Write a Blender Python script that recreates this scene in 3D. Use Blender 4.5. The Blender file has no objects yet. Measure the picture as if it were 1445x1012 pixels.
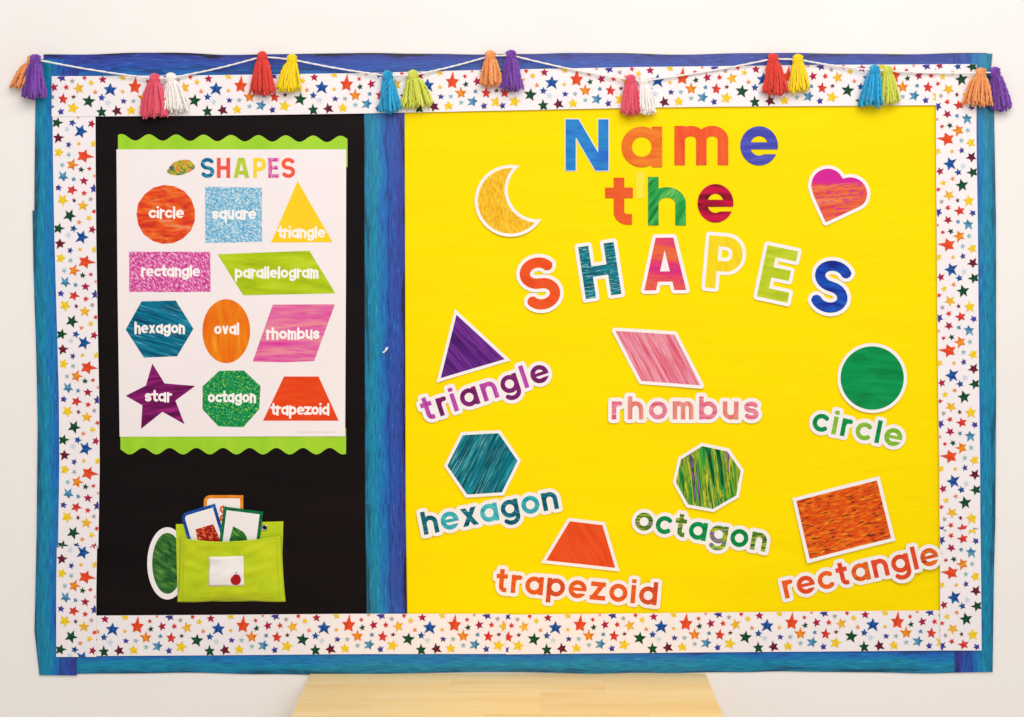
import bpy, bmesh, math, random
import numpy as np
from mathutils import Vector, Matrix, noise as mnoise

# ------------------------------------------------------------------ camera, light, exposure
S = 0.00125                      # metres per photograph pixel on the wall
D = 3.0                          # camera to wall
ZC = 1.55                        # camera height
Z0 = ZC - 204 * S                # height of the picture centre
scene = bpy.context.scene
COL = scene.collection

cam = bpy.data.cameras.new('camera')
cam.sensor_width = 36.0
cam.lens = 36.0 * D / (1445 * S)
cam.shift_y = -204 / 1445
cam.clip_end = 60
cam_ob = bpy.data.objects.new('camera', cam)
COL.objects.link(cam_ob)
cam_ob.location = (0, -D, ZC)
cam_ob.rotation_euler = (math.radians(90), 0, 0)
scene.camera = cam_ob

world = bpy.data.worlds.new('World')
scene.world = world
world.use_nodes = True
world.node_tree.nodes['Background'].inputs[0].default_value = (1.0, 0.985, 0.965, 1)
world.node_tree.nodes['Background'].inputs[1].default_value = 0.50

def area(name, loc, target, sx, sy, power, col):
    l = bpy.data.lights.new(name, 'AREA')
    l.shape = 'RECTANGLE'; l.size = sx; l.size_y = sy; l.energy = power; l.color = col
    o = bpy.data.objects.new(name, l); COL.objects.link(o)
    o.location = loc
    o.rotation_euler = (Vector(target) - Vector(loc)).to_track_quat('-Z', 'Y').to_euler()
    return o
area('ceiling_light', (0.3, -2.3, 3.3), (0.05, -0.1, 0.75), 2.8, 1.0, 41, (1.0, 0.98, 0.955))
area('fill_light', (0.8, -4.3, 2.8), (0.0, 0, 0.9), 2.8, 1.4, 56, (1.0, 0.98, 0.96))  # unseen fill lamp added behind the camera to even out the light

scene.view_settings.view_transform = 'Standard'
scene.view_settings.look = 'None'
scene.view_settings.exposure = 0.0
scene.view_settings.gamma = 1.0
scene.view_settings.use_curve_mapping = False

# ------------------------------------------------------------------ helpers
INKF = 0.92                      # printed inks are a little darker than they look under the lamps
def lin(c):
    return tuple(((v/255)/12.92 if v/255 <= 0.04045 else ((v/255 + 0.055)/1.055)**2.4) for v in c)

def P(px, py, d=0.0):            # d in millimetres off the wall
    return Vector(((px - 722.5)*S, -d*0.001, Z0 + (506 - py)*S))

def tag(o, label=None, cat=None, group=None, kind=None):
    if label: o['label'] = label
    if cat: o['category'] = cat
    if group: o['group'] = group
    if kind: o['kind'] = kind
    return o

def empty(name, loc, label, cat, group=None):
    o = bpy.data.objects.new(name, None); COL.objects.link(o)
    o.empty_display_size = 0.02
    o.location = loc
    return tag(o, label, cat, group)

def link(name, me, mat, parent=None, smooth=False):
    o = bpy.data.objects.new(name, me); COL.objects.link(o)
    if mat is not None and not me.materials: me.materials.append(mat)
    if parent is not None: o.parent = parent
    if smooth: me.polygons.foreach_set('use_smooth', [True]*len(me.polygons))
    return o

def from_bm(name, bm, mat, parent=None, smooth=False):
    me = bpy.data.meshes.new(name); bm.to_mesh(me); bm.free()
    return link(name, me, mat, parent, smooth)

def box_bm(bm, c, s, bevel=0.0):
    r = bmesh.ops.create_cube(bm, size=1.0)
    bmesh.ops.scale(bm, vec=s, verts=r['verts']); bmesh.ops.translate(bm, vec=c, verts=r['verts'])
    if bevel:
        es = list({e for v in r['verts'] for e in v.link_edges})
        bmesh.ops.bevel(bm, geom=es, offset=bevel, segments=2, affect='EDGES', profile=0.5)

# ------------------------------------------------------------------ materials
def new_mat(name, rough=0.5, spec=0.35):
    m = bpy.data.materials.new(name); m.use_nodes = True
    nt = m.node_tree; b = nt.nodes['Principled BSDF']
    b.inputs['Roughness'].default_value = rough
    b.inputs['Specular IOR Level'].default_value = spec
    return m, nt, b

def N(nt, t, **kw):
    n = nt.nodes.new(t)
    for k, v in kw.items(): setattr(n, k, v)
    return n

def ramp(nt, stops, interp='LINEAR'):
    r = N(nt, 'ShaderNodeValToRGB'); r.color_ramp.interpolation = interp
    e = r.color_ramp.elements
    while len(e) < len(stops): e.new(0.5)
    for i, (p, c) in enumerate(stops):
        e[i].position = p; e[i].color = (*lin(c), 1)
    return r

def bump(nt, b, sock, strength, dist=0.001):
    n = N(nt, 'ShaderNodeBump'); n.inputs['Strength'].default_value = strength
    n.inputs['Distance'].default_value = dist
    nt.links.new(sock, n.inputs['Height']); nt.links.new(n.outputs[0], b.inputs['Normal'])
    return n

def coords(nt, ang=0, L=10, W=10, offs=(0, 0, 0)):
    """object coordinates turned by ang in the board plane, measured in strokes of L by W pixels"""
    tc = N(nt, 'ShaderNodeTexCoord')
    m1 = N(nt, 'ShaderNodeMapping'); m1.inputs['Rotation'].default_value = (0, -math.radians(ang), 0)
    m2 = N(nt, 'ShaderNodeMapping'); m2.inputs['Scale'].default_value = (1/(L*S), 1/(8*S), 1/(W*S))
    m2.inputs['Location'].default_value = offs
    nt.links.new(tc.outputs['Object'], m1.inputs[0]); nt.links.new(m1.outputs[0], m2.inputs[0])
    return m2.outputs[0]

def plain(name, c, var=0.05, scale=25, rough=0.5, spec=0.3, bmp=0.0, bscale=60, wear=None):
    m, nt, b = new_mat(name, rough, spec)
    v = coords(nt, 0, scale, scale)
    n = N(nt, 'ShaderNodeTexNoise'); n.inputs['Scale'].default_value = 1; n.inputs['Detail'].default_value = 4
    nt.links.new(v, n.inputs['Vector'])
    c0 = tuple(max(0, x*(1-var)) for x in c); c1 = tuple(min(255, x*(1+var)) for x in c)
    r = ramp(nt, [(0.3, c0), (0.7, c1)])
    nt.links.new(n.outputs['Fac'], r.inputs[0]); nt.links.new(r.outputs[0], b.inputs['Base Color'])
    if bmp:
        v2 = coords(nt, 0, bscale, bscale)
        n2 = N(nt, 'ShaderNodeTexNoise'); n2.inputs['Scale'].default_value = 1; n2.inputs['Detail'].default_value = 3
        nt.links.new(v2, n2.inputs['Vector']); bump(nt, b, n2.outputs['Fac'], bmp, 0.002)
    return m

def paint(name, stops, ang=0, L=60, W=4, detail=3, rough=0.42, fleck=None, fleckLW=(12, 2), fleckpos=0.62,
          fleckamt=0.8, seed=0, spec=0.1, warp=0.4):
    """brush strokes running along ang, colours taken from stops; optional short flecks on top"""
    m, nt, b = new_mat(name, rough, spec)
    v = coords(nt, ang, L, W, (seed*3.1, seed*1.7, seed*2.3))
    n = N(nt, 'ShaderNodeTexNoise'); n.inputs['Scale'].default_value = 1
    n.inputs['Detail'].default_value = detail; n.inputs['Distortion'].default_value = warp
    nt.links.new(v, n.inputs['Vector'])
    r = ramp(nt, stops); nt.links.new(n.outputs['Fac'], r.inputs[0])
    for el in r.color_ramp.elements: el.color = (*[x*INKF for x in el.color[:3]], 1)
    out = r.outputs[0]
    if fleck:
        v2 = coords(nt, ang, fleckLW[0], fleckLW[1], (seed*1.3+5, 0, seed+9))
        n2 = N(nt, 'ShaderNodeTexNoise'); n2.inputs['Scale'].default_value = 1; n2.inputs['Detail'].default_value = 2
        nt.links.new(v2, n2.inputs['Vector'])
        rr = N(nt, 'ShaderNodeMapRange'); rr.inputs[1].default_value = fleckpos - 0.04
        rr.inputs[2].default_value = fleckpos + 0.04; rr.inputs[4].default_value = fleckamt
        nt.links.new(n2.outputs['Fac'], rr.inputs[0])
        mx = N(nt, 'ShaderNodeMix', data_type='RGBA'); mx.inputs[7].default_value = (*lin(fleck), 1)
        nt.links.new(rr.outputs[0], mx.inputs[0]); nt.links.new(out, mx.inputs[6]); out = mx.outputs[2]
    nt.links.new(out, b.inputs['Base Color'])
    return m

M = {}
# wall: rolled emulsion paint
m, nt, b = new_mat('wall_paint', 0.6, 0.25)
v = coords(nt, 0, 220, 220)
n = N(nt, 'ShaderNodeTexNoise'); n.inputs['Scale'].default_value = 1; n.inputs['Detail'].default_value = 5
nt.links.new(v, n.inputs[0]); r = ramp(nt, [(0.3, (243, 237, 233)), (0.7, (247, 242, 238))])
nt.links.new(n.outputs['Fac'], r.inputs[0]); nt.links.new(r.outputs[0], b.inputs['Base Color'])
v2 = coords(nt, 0, 4, 4); n2 = N(nt, 'ShaderNodeTexNoise'); n2.inputs['Scale'].default_value = 1; n2.inputs['Detail'].default_value = 3
nt.links.new(v2, n2.inputs[0]); bump(nt, b, n2.outputs['Fac'], 0.12, 0.0008)
M['wall'] = m
M['floor'] = plain('floor_lino', (190, 182, 172), 0.04, 60, 0.5)
def sheet_mat(name, c0, c1, rough, spec, bmp):
    m, nt, b = new_mat(name, rough, spec)
    v = coords(nt, 3, 300, 40); n = N(nt, 'ShaderNodeTexNoise'); n.inputs['Scale'].default_value = 1
    n.inputs['Detail'].default_value = 3; nt.links.new(v, n.inputs[0])
    r = ramp(nt, [(0.3, c0), (0.7, c1)]); nt.links.new(n.outputs['Fac'], r.inputs[0])
    nt.links.new(r.outputs[0], b.inputs['Base Color'])
    v2 = coords(nt, -4, 120, 22, (4, 2, 7)); n2 = N(nt, 'ShaderNodeTexNoise'); n2.inputs['Scale'].default_value = 1
    n2.inputs['Detail'].default_value = 4; n2.inputs['Distortion'].default_value = 0.6
    nt.links.new(v2, n2.inputs[0]); bump(nt, b, n2.outputs['Fac'], bmp, 0.004)
    return m
M['yellow_paper'] = sheet_mat('yellow_paper', (253, 221, 0), (255, 226, 0), 0.45, 0.05, 0.42)
M['black_paper'] = sheet_mat('black_paper', (17, 11, 12), (23, 15, 16), 0.5, 0.08, 0.32)
M['white_card'] = plain('white_card', (245, 238, 236), 0.008, 40, 0.42, 0.3)
M['poster_white'] = plain('poster_white', (246, 235, 235), 0.008, 90, 0.36, 0.35, 0.06, 70)
M['star_white'] = plain('star_white', (246, 238, 240), 0.008, 60, 0.45, 0.25)
M['lime_gloss'] = paint('lime_gloss', [(0.3, (158, 216, 26)), (0.7, (176, 226, 40))], 90, 120, 30, rough=0.25, spec=0.5)

# painted blue border: v runs across the strip, u along it in pixels
m, nt, b = new_mat('blue_painted', 0.33, 0.4)
uv = N(nt, 'ShaderNodeUVMap'); uv.uv_map = 'UVMap'
sx = N(nt, 'ShaderNodeSeparateXYZ'); nt.links.new(uv.outputs[0], sx.inputs[0])
mp = N(nt, 'ShaderNodeMapping'); mp.inputs['Scale'].default_value = (0.014, 5.5, 1); nt.links.new(uv.outputs[0], mp.inputs[0])
n = N(nt, 'ShaderNodeTexNoise'); n.inputs['Scale'].default_value = 1; n.inputs['Detail'].default_value = 4
n.inputs['Distortion'].default_value = 0.5; nt.links.new(mp.outputs[0], n.inputs[0])
ma = N(nt, 'ShaderNodeMath', operation='MULTIPLY_ADD'); ma.inputs[1].default_value = 0.5; ma.inputs[2].default_value = -0.25
nt.links.new(n.outputs['Fac'], ma.inputs[0])
ad = N(nt, 'ShaderNodeMath', operation='ADD'); nt.links.new(ma.outputs[0], ad.inputs[0]); nt.links.new(sx.outputs['Y'], ad.inputs[1])
r = ramp(nt, [(0.0, (6, 84, 112)), (0.08, (0, 122, 160)), (0.24, (0, 140, 176)), (0.38, (6, 122, 186)),
              (0.52, (16, 104, 190)), (0.60, (22, 64, 140)), (0.66, (32, 84, 178)), (0.82, (44, 72, 166)), (0.95, (46, 54, 148)), (1.0, (20, 18, 50))])
nt.links.new(ad.outputs[0], r.inputs[0])
mp2 = N(nt, 'ShaderNodeMapping'); mp2.inputs['Scale'].default_value = (0.05, 26, 1); nt.links.new(uv.outputs[0], mp2.inputs[0])
n2 = N(nt, 'ShaderNodeTexNoise'); n2.inputs['Scale'].default_value = 1; n2.inputs['Detail'].default_value = 4
nt.links.new(mp2.outputs[0], n2.inputs[0])
r2 = ramp(nt, [(0.28, (120, 125, 140)), (0.5, (250, 250, 250)), (0.66, (255, 255, 255))])
nt.links.new(n2.outputs['Fac'], r2.inputs[0])
mx = N(nt, 'ShaderNodeMix', data_type='RGBA', blend_type='MULTIPLY'); mx.inputs[0].default_value = 0.7
nt.links.new(r.outputs[0], mx.inputs[6]); nt.links.new(r2.outputs[0], mx.inputs[7])
r3 = ramp(nt, [(0.62, (0, 0, 0)), (0.76, (70, 130, 150))]); nt.links.new(n2.outputs['Fac'], r3.inputs[0])
mx2 = N(nt, 'ShaderNodeMix', data_type='RGBA', blend_type='ADD'); mx2.inputs[0].default_value = 0.7
nt.links.new(mx.outputs[2], mx2.inputs[6]); nt.links.new(r3.outputs[0], mx2.inputs[7])
nt.links.new(mx2.outputs[2], b.inputs['Base Color'])
M['blue'] = m

# printed star inks
def ink(name, c0, c1, seed):
    return paint('ink_' + name, [(0.32, c0), (0.68, c1)], 25 + seed*31, 9, 3, 2, 0.45, seed=seed)
INK = {
 'red': ink('red', (196, 30, 44), (238, 74, 50), 1), 'orangered': ink('orangered', (222, 60, 30), (246, 92, 44), 2),
 'crimson': ink('crimson', (150, 20, 52), (216, 42, 84), 3), 'maroon': ink('maroon', (78, 18, 36), (128, 36, 56), 4),
 'yellow': ink('yellow', (244, 194, 20), (255, 226, 50), 5), 'amber': ink('amber', (242, 168, 20), (252, 206, 60), 6),
 'orange': ink('orange', (228, 96, 20), (248, 164, 44), 7), 'blue': ink('blue', (22, 66, 140), (44, 110, 186), 8),
 'steel': ink('steel', (40, 108, 150), (96, 164, 200), 9), 'indigo': ink('indigo', (48, 44, 132), (86, 84, 176), 10),
 'green': ink('green', (12, 62, 38), (34, 100, 58), 11), 'pale': ink('pale', (196, 216, 234), (220, 232, 244), 12),
 'grey': ink('grey', (178, 164, 164), (206, 192, 190), 13), 'teal': ink('teal', (120, 176, 180), (176, 210, 208), 14),
 'peach': ink('peach', (238, 128, 70), (248, 160, 90), 15)}

# ------------------------------------------------------------------ ribbons (strips and sheets)
def ribbon(name, A, B, d, thick, mat, parent=None, step=8.0, across=3, amp=0.0, wl=260.0, seed=0, vflip=False, tilt=0.0, org=None):
    """A and B: matching polylines (pixels) of the two long edges.  d, thick, amp in mm."""
    def resample(Q, n):
        Q = [Vector((*q, 0)) for q in Q]
        L = [0]
        for i in range(1, len(Q)): L.append(L[-1] + (Q[i]-Q[i-1]).length)
        out = []
        for k in range(n+1):
            s = L[-1]*k/n; i = 0
            while i < len(L)-2 and L[i+1] < s: i += 1
            t = (s-L[i])/max(1e-9, L[i+1]-L[i]); out.append(Q[i].lerp(Q[i+1], min(1, max(0, t))))
        return out, L[-1]
    _, LA = resample(A, 1)
    n = max(2, int(LA/step))
    a, LA = resample(A, n); bb, _ = resample(B, n)
    if org is None: org = P(*(((A[0][0]+B[-1][0])/2), ((A[0][1]+B[-1][1])/2)), 0)
    verts, faces, uvs = [], [], []
    m = across
    def depth(p):
        w = amp*mnoise.noise(Vector((p.x/wl, p.y/wl, seed*7.3)))
        return d + w + 0.25*amp*mnoise.noise(Vector((p.x/40, p.y/120, seed*3.3+9)))
    for side in (0, 1):
        for i in range(n+1):
            for j in range(m+1):
                p = a[i].lerp(bb[i], j/m)
                dd = depth(p) + (0 if side == 0 else -thick) + tilt*(j/m)
                verts.append(P(p.x, p.y, max(dd, 0.15 if side == 0 else 0.05)) - org)
                uvs.append((LA*i/n + seed*173.0, (1-j/m) if vflip else j/m))
    K = (n+1)*(m+1)
    flip = ((verts[1]-verts[0]).cross(verts[m+1]-verts[0])).y > 0     # front faces look at -Y
    idx = lambda s, i, j: s*K + i*(m+1) + j
    for i in range(n):
        for j in range(m):
            f4 = (idx(0,i,j), idx(0,i,j+1), idx(0,i+1,j+1), idx(0,i+1,j)); fb = (idx(1,i,j), idx(1,i+1,j), idx(1,i+1,j+1), idx(1,i,j+1))
            faces.append(f4 if not flip else f4[::-1])
            faces.append(fb if not flip else fb[::-1])
    def side(*q):                                  # own vertices, so the faces keep crisp edges
        k = len(verts)
        for w in q: verts.append(verts[w]); uvs.append(uvs[w])
        faces.append((k, k+1, k+2, k+3))
    for i in range(n):
        side(idx(0,i,0), idx(0,i+1,0), idx(1,i+1,0), idx(1,i,0))
        side(idx(0,i,m), idx(1,i,m), idx(1,i+1,m), idx(0,i+1,m))
    for j in range(m):
        side(idx(0,0,j), idx(1,0,j), idx(1,0,j+1), idx(0,0,j+1))
        side(idx(0,n,j), idx(0,n,j+1), idx(1,n,j+1), idx(1,n,j))
    me = bpy.data.meshes.new(name); me.from_pydata(verts, [], faces)
    ul = me.uv_layers.new(name='UVMap')
    for lp in me.loops: ul.data[lp.index].uv = uvs[lp.vertex_index]
    nf = n*m*2
    me.polygons.foreach_set('use_smooth', [i < nf for i in range(len(me.polygons))])
    o = link(name, me, mat, parent)
    if parent is None: o.location = org
    return o

# ------------------------------------------------------------------ flat cut-outs: contours -> slab
def slab(name, loops, thick, mat, parent=None, d0=0.0, curl=None):
    """loops: pixel contours (x right, y up, relative to the thing's origin); slab from depth d0 to d0+thick mm"""
    cu = bpy.data.curves.new('tmp', 'CURVE'); cu.dimensions = '2D'; cu.fill_mode = 'BOTH'
    cu.extrude = thick*0.0005
    for L in loops:
        sp = cu.splines.new('POLY'); sp.points.add(len(L)-1)
        for k, (x, y) in enumerate(L): sp.points[k].co = (x*S, y*S, 0, 1)
        sp.use_cyclic_u = True
    ob = bpy.data.objects.new('tmp', cu)
    me = bpy.data.meshes.new_from_object(ob)
    bpy.data.objects.remove(ob); bpy.data.curves.remove(cu)
    me.name = name; me.materials.clear()
    base = (d0 + thick*0.5)*0.001
    bm = bmesh.new(); bm.from_mesh(me)
    bmesh.ops.remove_doubles(bm, verts=bm.verts, dist=1e-7)
    if curl:                                     # cut along a regular lattice so that the card can bend evenly
        for ax in (0, 1):
            q = [v.co[ax] for v in bm.verts]; k0, k1 = math.ceil(min(q)/(9*S)), math.floor(max(q)/(9*S))
            no = Vector((1, 0, 0)) if ax == 0 else Vector((0, 1, 0))
            for k in range(k0, k1+1):
                bmesh.ops.bisect_plane(bm, geom=bm.verts[:]+bm.edges[:]+bm.faces[:], plane_co=no*(k*9*S), plane_no=no, dist=1e-7)
    for v in bm.verts:
        x, y, z = v.co
        c = curl(x/S, y/S)*0.001 if curl else 0
        v.co = (x, -(z + base + c), y)
    bmesh.ops.recalc_face_normals(bm, faces=bm.faces); bm.to_mesh(me); bm.free()
    return link(name, me, mat, parent)

def seg_box(X, Y, p, q, hw):
    dx, dy = q[0]-p[0], q[1]-p[1]; L = math.hypot(dx, dy)
    if L < 1e-4: return np.full(X.shape, 1e9)
    ux, uy = dx/L, dy/L; cx, cy = (p[0]+q[0])/2, (p[1]+q[1])/2
    a = np.abs((X-cx)*ux + (Y-cy)*uy) - L/2; b = np.abs(-(X-cx)*uy + (Y-cy)*ux) - hw
    return np.hypot(np.maximum(a, 0), np.maximum(b, 0)) + np.minimum(np.maximum(a, b), 0)

def poly_sdf(X, Y, pts):
    d = np.full(X.shape, 1e9); ins = np.zeros(X.shape, bool); n = len(pts)
    for i in range(n):
        x0, y0 = pts[i]; x1, y1 = pts[(i+1) % n]
        ex, ey = x1-x0, y1-y0; wx, wy = X-x0, Y-y0
        t = np.clip((wx*ex + wy*ey)/(ex*ex+ey*ey+1e-12), 0, 1)
        d = np.minimum(d, np.hypot(wx-ex*t, wy-ey*t))
        c = ((y0 <= Y) & (y1 > Y)) | ((y1 <= Y) & (y0 > Y))
        if y1 != y0: ins ^= c & (X < x0 + (Y-y0)/(y1-y0)*ex)
    return np.where(ins, -d, d)

def simplify(L, tol):
    def dp(a):
        if len(a) < 3: return a
        p0, p1 = np.array(a[0]), np.array(a[-1]); v = p1-p0; l = np.hypot(*v) or 1e-9
        A = np.array(a) - p0; dist = np.abs(A[:, 0]*v[1] - A[:, 1]*v[0])/l
        k = int(dist.argmax())
        if dist[k] < tol: return [a[0], a[-1]]
        return dp(a[:k+1])[:-1] + dp(a[k:])
    h = len(L)//2
    return dp(L[:h+1])[:-1] + dp(L[h:] + [L[0]])[:-1]

def contours(F, x0, y0, h, level, tol=0.07):
    F = F - level; F = np.where(np.abs(F) < 1e-6, 1e-6, F)
    ins = F < 0
    c = ins[:-1, :-1]*1 + ins[:-1, 1:]*2 + ins[1:, 1:]*4 + ins[1:, :-1]*8
    jj, ii = np.nonzero((c > 0) & (c < 15))
    T = {1:[(3,0)],2:[(0,1)],3:[(3,1)],4:[(1,2)],5:[(3,0),(1,2)],6:[(0,2)],7:[(3,2)],8:[(2,3)],9:[(2,0)],10:[(0,1),(2,3)],
         11:[(2,1)],12:[(1,3)],13:[(1,0)],14:[(0,3)]}
    def key(j, i, e): return {0:(j,i,0),1:(j,i+1,1),2:(j+1,i,0),3:(j,i,1)}[e]
    def pt(k):
        j, i, v = k
        if v == 0: a, b = F[j, i], F[j, i+1]; return (x0+(i+a/(a-b))*h, y0+j*h)
        a, b = F[j, i], F[j+1, i]; return (x0+i*h, y0+(j+a/(a-b))*h)
    adj = {}
    for j, i in zip(jj.tolist(), ii.tolist()):
        for e0, e1 in T[int(c[j, i])]:
            a, b = key(j, i, e0), key(j, i, e1)
            adj.setdefault(a, []).append(b); adj.setdefault(b, []).append(a)
    loops, seen = [], set()
    for s in adj:
        if s in seen: continue
        L = [s]; seen.add(s); cur = s
        while True:
            nx = [k for k in adj[cur] if k not in seen]
            if not nx: break
            cur = nx[0]; seen.add(cur); L.append(cur)
        if len(L) > 8: loops.append(simplify([pt(k) for k in L], tol))
    return [l for l in loops if len(l) > 2]

# ------------------------------------------------------------------ a rounded geometric alphabet (x-height 1)
def arc(cx, cy, rx, ry, a0, a1, n=22):
    return [(cx+rx*math.cos(math.radians(a0+(a1-a0)*k/n)), cy+ry*math.sin(math.radians(a0+(a1-a0)*k/n))) for k in range(n+1)]
def bar(x0, y0, x1, y1, t):       # diagonal cut level at both ends, horizontal width t
    return ('P', [(x0-t/2, y0), (x0+t/2, y0), (x1+t/2, y1), (x1-t/2, y1)])
ASC = 1.27
def glyph(ch, t, rnd=False):
    h = t/2; r = 0.5-h; L = lambda pts: ('L', pts)
    ring = L(arc(.5, .5, r, r, 0, 360, 40))
    def arch(x, w, top=1.0):
        return L([(x, .02), (x, .5)] + arc(x+w/2, top-h-(w/2), w/2, w/2, 180, 0) + [(x+w, 0)])
    if ch == 'o': return [ring], 1.0
    if ch == 'a': return [ring, L([(1-h, 0), (1-h, 1)])], 1.0
    if ch == 'd': return [ring, L([(1-h, 0), (1-h, ASC)])], 1.0
    if ch == 'b': return [ring, L([(h, 0), (h, ASC)])], 1.0
    if ch == 'p': return [ring, L([(h, -.36), (h, 1)])], 1.0
    if ch == 'q': return [ring, L([(1-h, -.36), (1-h, 1)])], 1.0
    if ch == 'g': return [ring, L([(1-h, 1), (1-h, .05)] + arc(.5, .05, r, .40-h+.05, 0, -150))], 1.0
    if ch == 'c': return [L(arc(.5, .5, r, r, 42, 318, 34))], .90
    if ch == 'e': gp = .13 if not rnd else .16; b0, b1 = .50-h*.72, .50+h*.72; return [ring, ('C', [(.42, b0-gp), (1.3, b0-gp), (1.3, b0), (.42, b0)]), ('P', [(h, b0), (.985, b0), (.985, b1), (h, b1)])], 1.0
    if ch in 'hn':
        w = .86-t
        return [L([(h, 0), (h, ASC if ch == 'h' else 1)]), arch(h, w)], .86
    if ch == 'm':
        w = .70-t
        return [L([(h, 0), (h, 1)]), arch(h, w), arch(h+w, w)], t+2*w
    if ch == 'u':
        w = .86-t
        return [L([(h, 1), (h, .5)] + arc(h+w/2, h+w/2, w/2, w/2, 180, 360) + [(h+w, .98)]), L([(h+w, 0), (h+w, 1)])], .86
    if ch == 'r': return [L([(h, 0), (h, 1)]), L([(h, .5)] + arc(h+.28, .72-h, .28, .28, 180, 70, 14))], .58
    if ch == 'i' and rnd: return [L([(h, h*.6), (h, .86)]), L([(h, 1.28), (h, 1.30)])], t
    if ch == 'i': return [L([(h, 0), (h, 1)]), ('P', [(0, 1.11), (t, 1.11), (t, 1.11+.85*t), (0, 1.11+.85*t)])], t
    if ch == 'l': return [L([(h, 0), (h, ASC)])], t
    if ch == 't': return [L([(.17+h, 1.27), (.17+h, .32)] + arc(.17+h+.2, .2+h, .2, .2, 180, 262, 12) + [(.60, h)]), L([(0, 1-h), (.62, 1-h)])], .64
    if ch == 'v': return [bar(h*1.1, 1, .45, 0, t*1.1), bar(.9-h*1.1, 1, .45, 0, t*1.1)], .9
    if ch == 'x': return [bar(t*.6, 0, .9-t*.6, 1, t*1.2), bar(.9-t*.6, 0, t*.6, 1, t*1.2)], .9
    if ch == 'z': return [L([(.02, 1-h), (.84, 1-h)]), L([(.0, h), (.86, h)]), bar(t*.65, h*.8, .84-t*.65, 1-h*.8, t*1.25)], .86
    if ch in 'sS':
        w = .80 if ch == 's' else .98; H = 1.0 if ch == 's' else 1.45
        ry = (H-t)/4; rx = w/2-h
        return [L(arc(w/2, H-h-ry, rx, ry, 22, 262, 22)[:-1] + [(w/2, H/2)] + arc(w/2, h+ry, rx, ry, 82, -158, 22)[1:])], w
    H = 1.45
    if ch == 'H': return [L([(h, 0), (h, H)]), L([(.98-h, 0), (.98-h, H)]), L([(h, H*.5), (.98-h, H*.5)])], .98
    if ch == 'E': return [L([(h, 0), (h, H)]), L([(h, h), (.84, h)]), L([(h, H*.51), (.76, H*.51)]), L([(h, H-h), (.84, H-h)])], .84
    if ch == 'P': return [L([(h, 0), (h, H)]), L([(h, H-h), (.50, H-h)] + arc(.50, H-h-.34, .42-h, .34, 90, -90, 20) + [(h, H-h-.68)])], .92
    if ch == 'A':
        return [bar(t*.55, 0, .56-.08, H, t*1.1), bar(1.12-t*.55, 0, .56+.08, H, t*1.1), L([(.25, H*.26), (.87, H*.26)])], 1.12
    if ch == 'N': return [L([(h, 0), (h, H)]), L([(1.16-h, 0), (1.16-h, H)]), bar(1.16-t*.62, 0, t*.62, H, t*1.22)], 1.16
    raise KeyError(ch)

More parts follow.
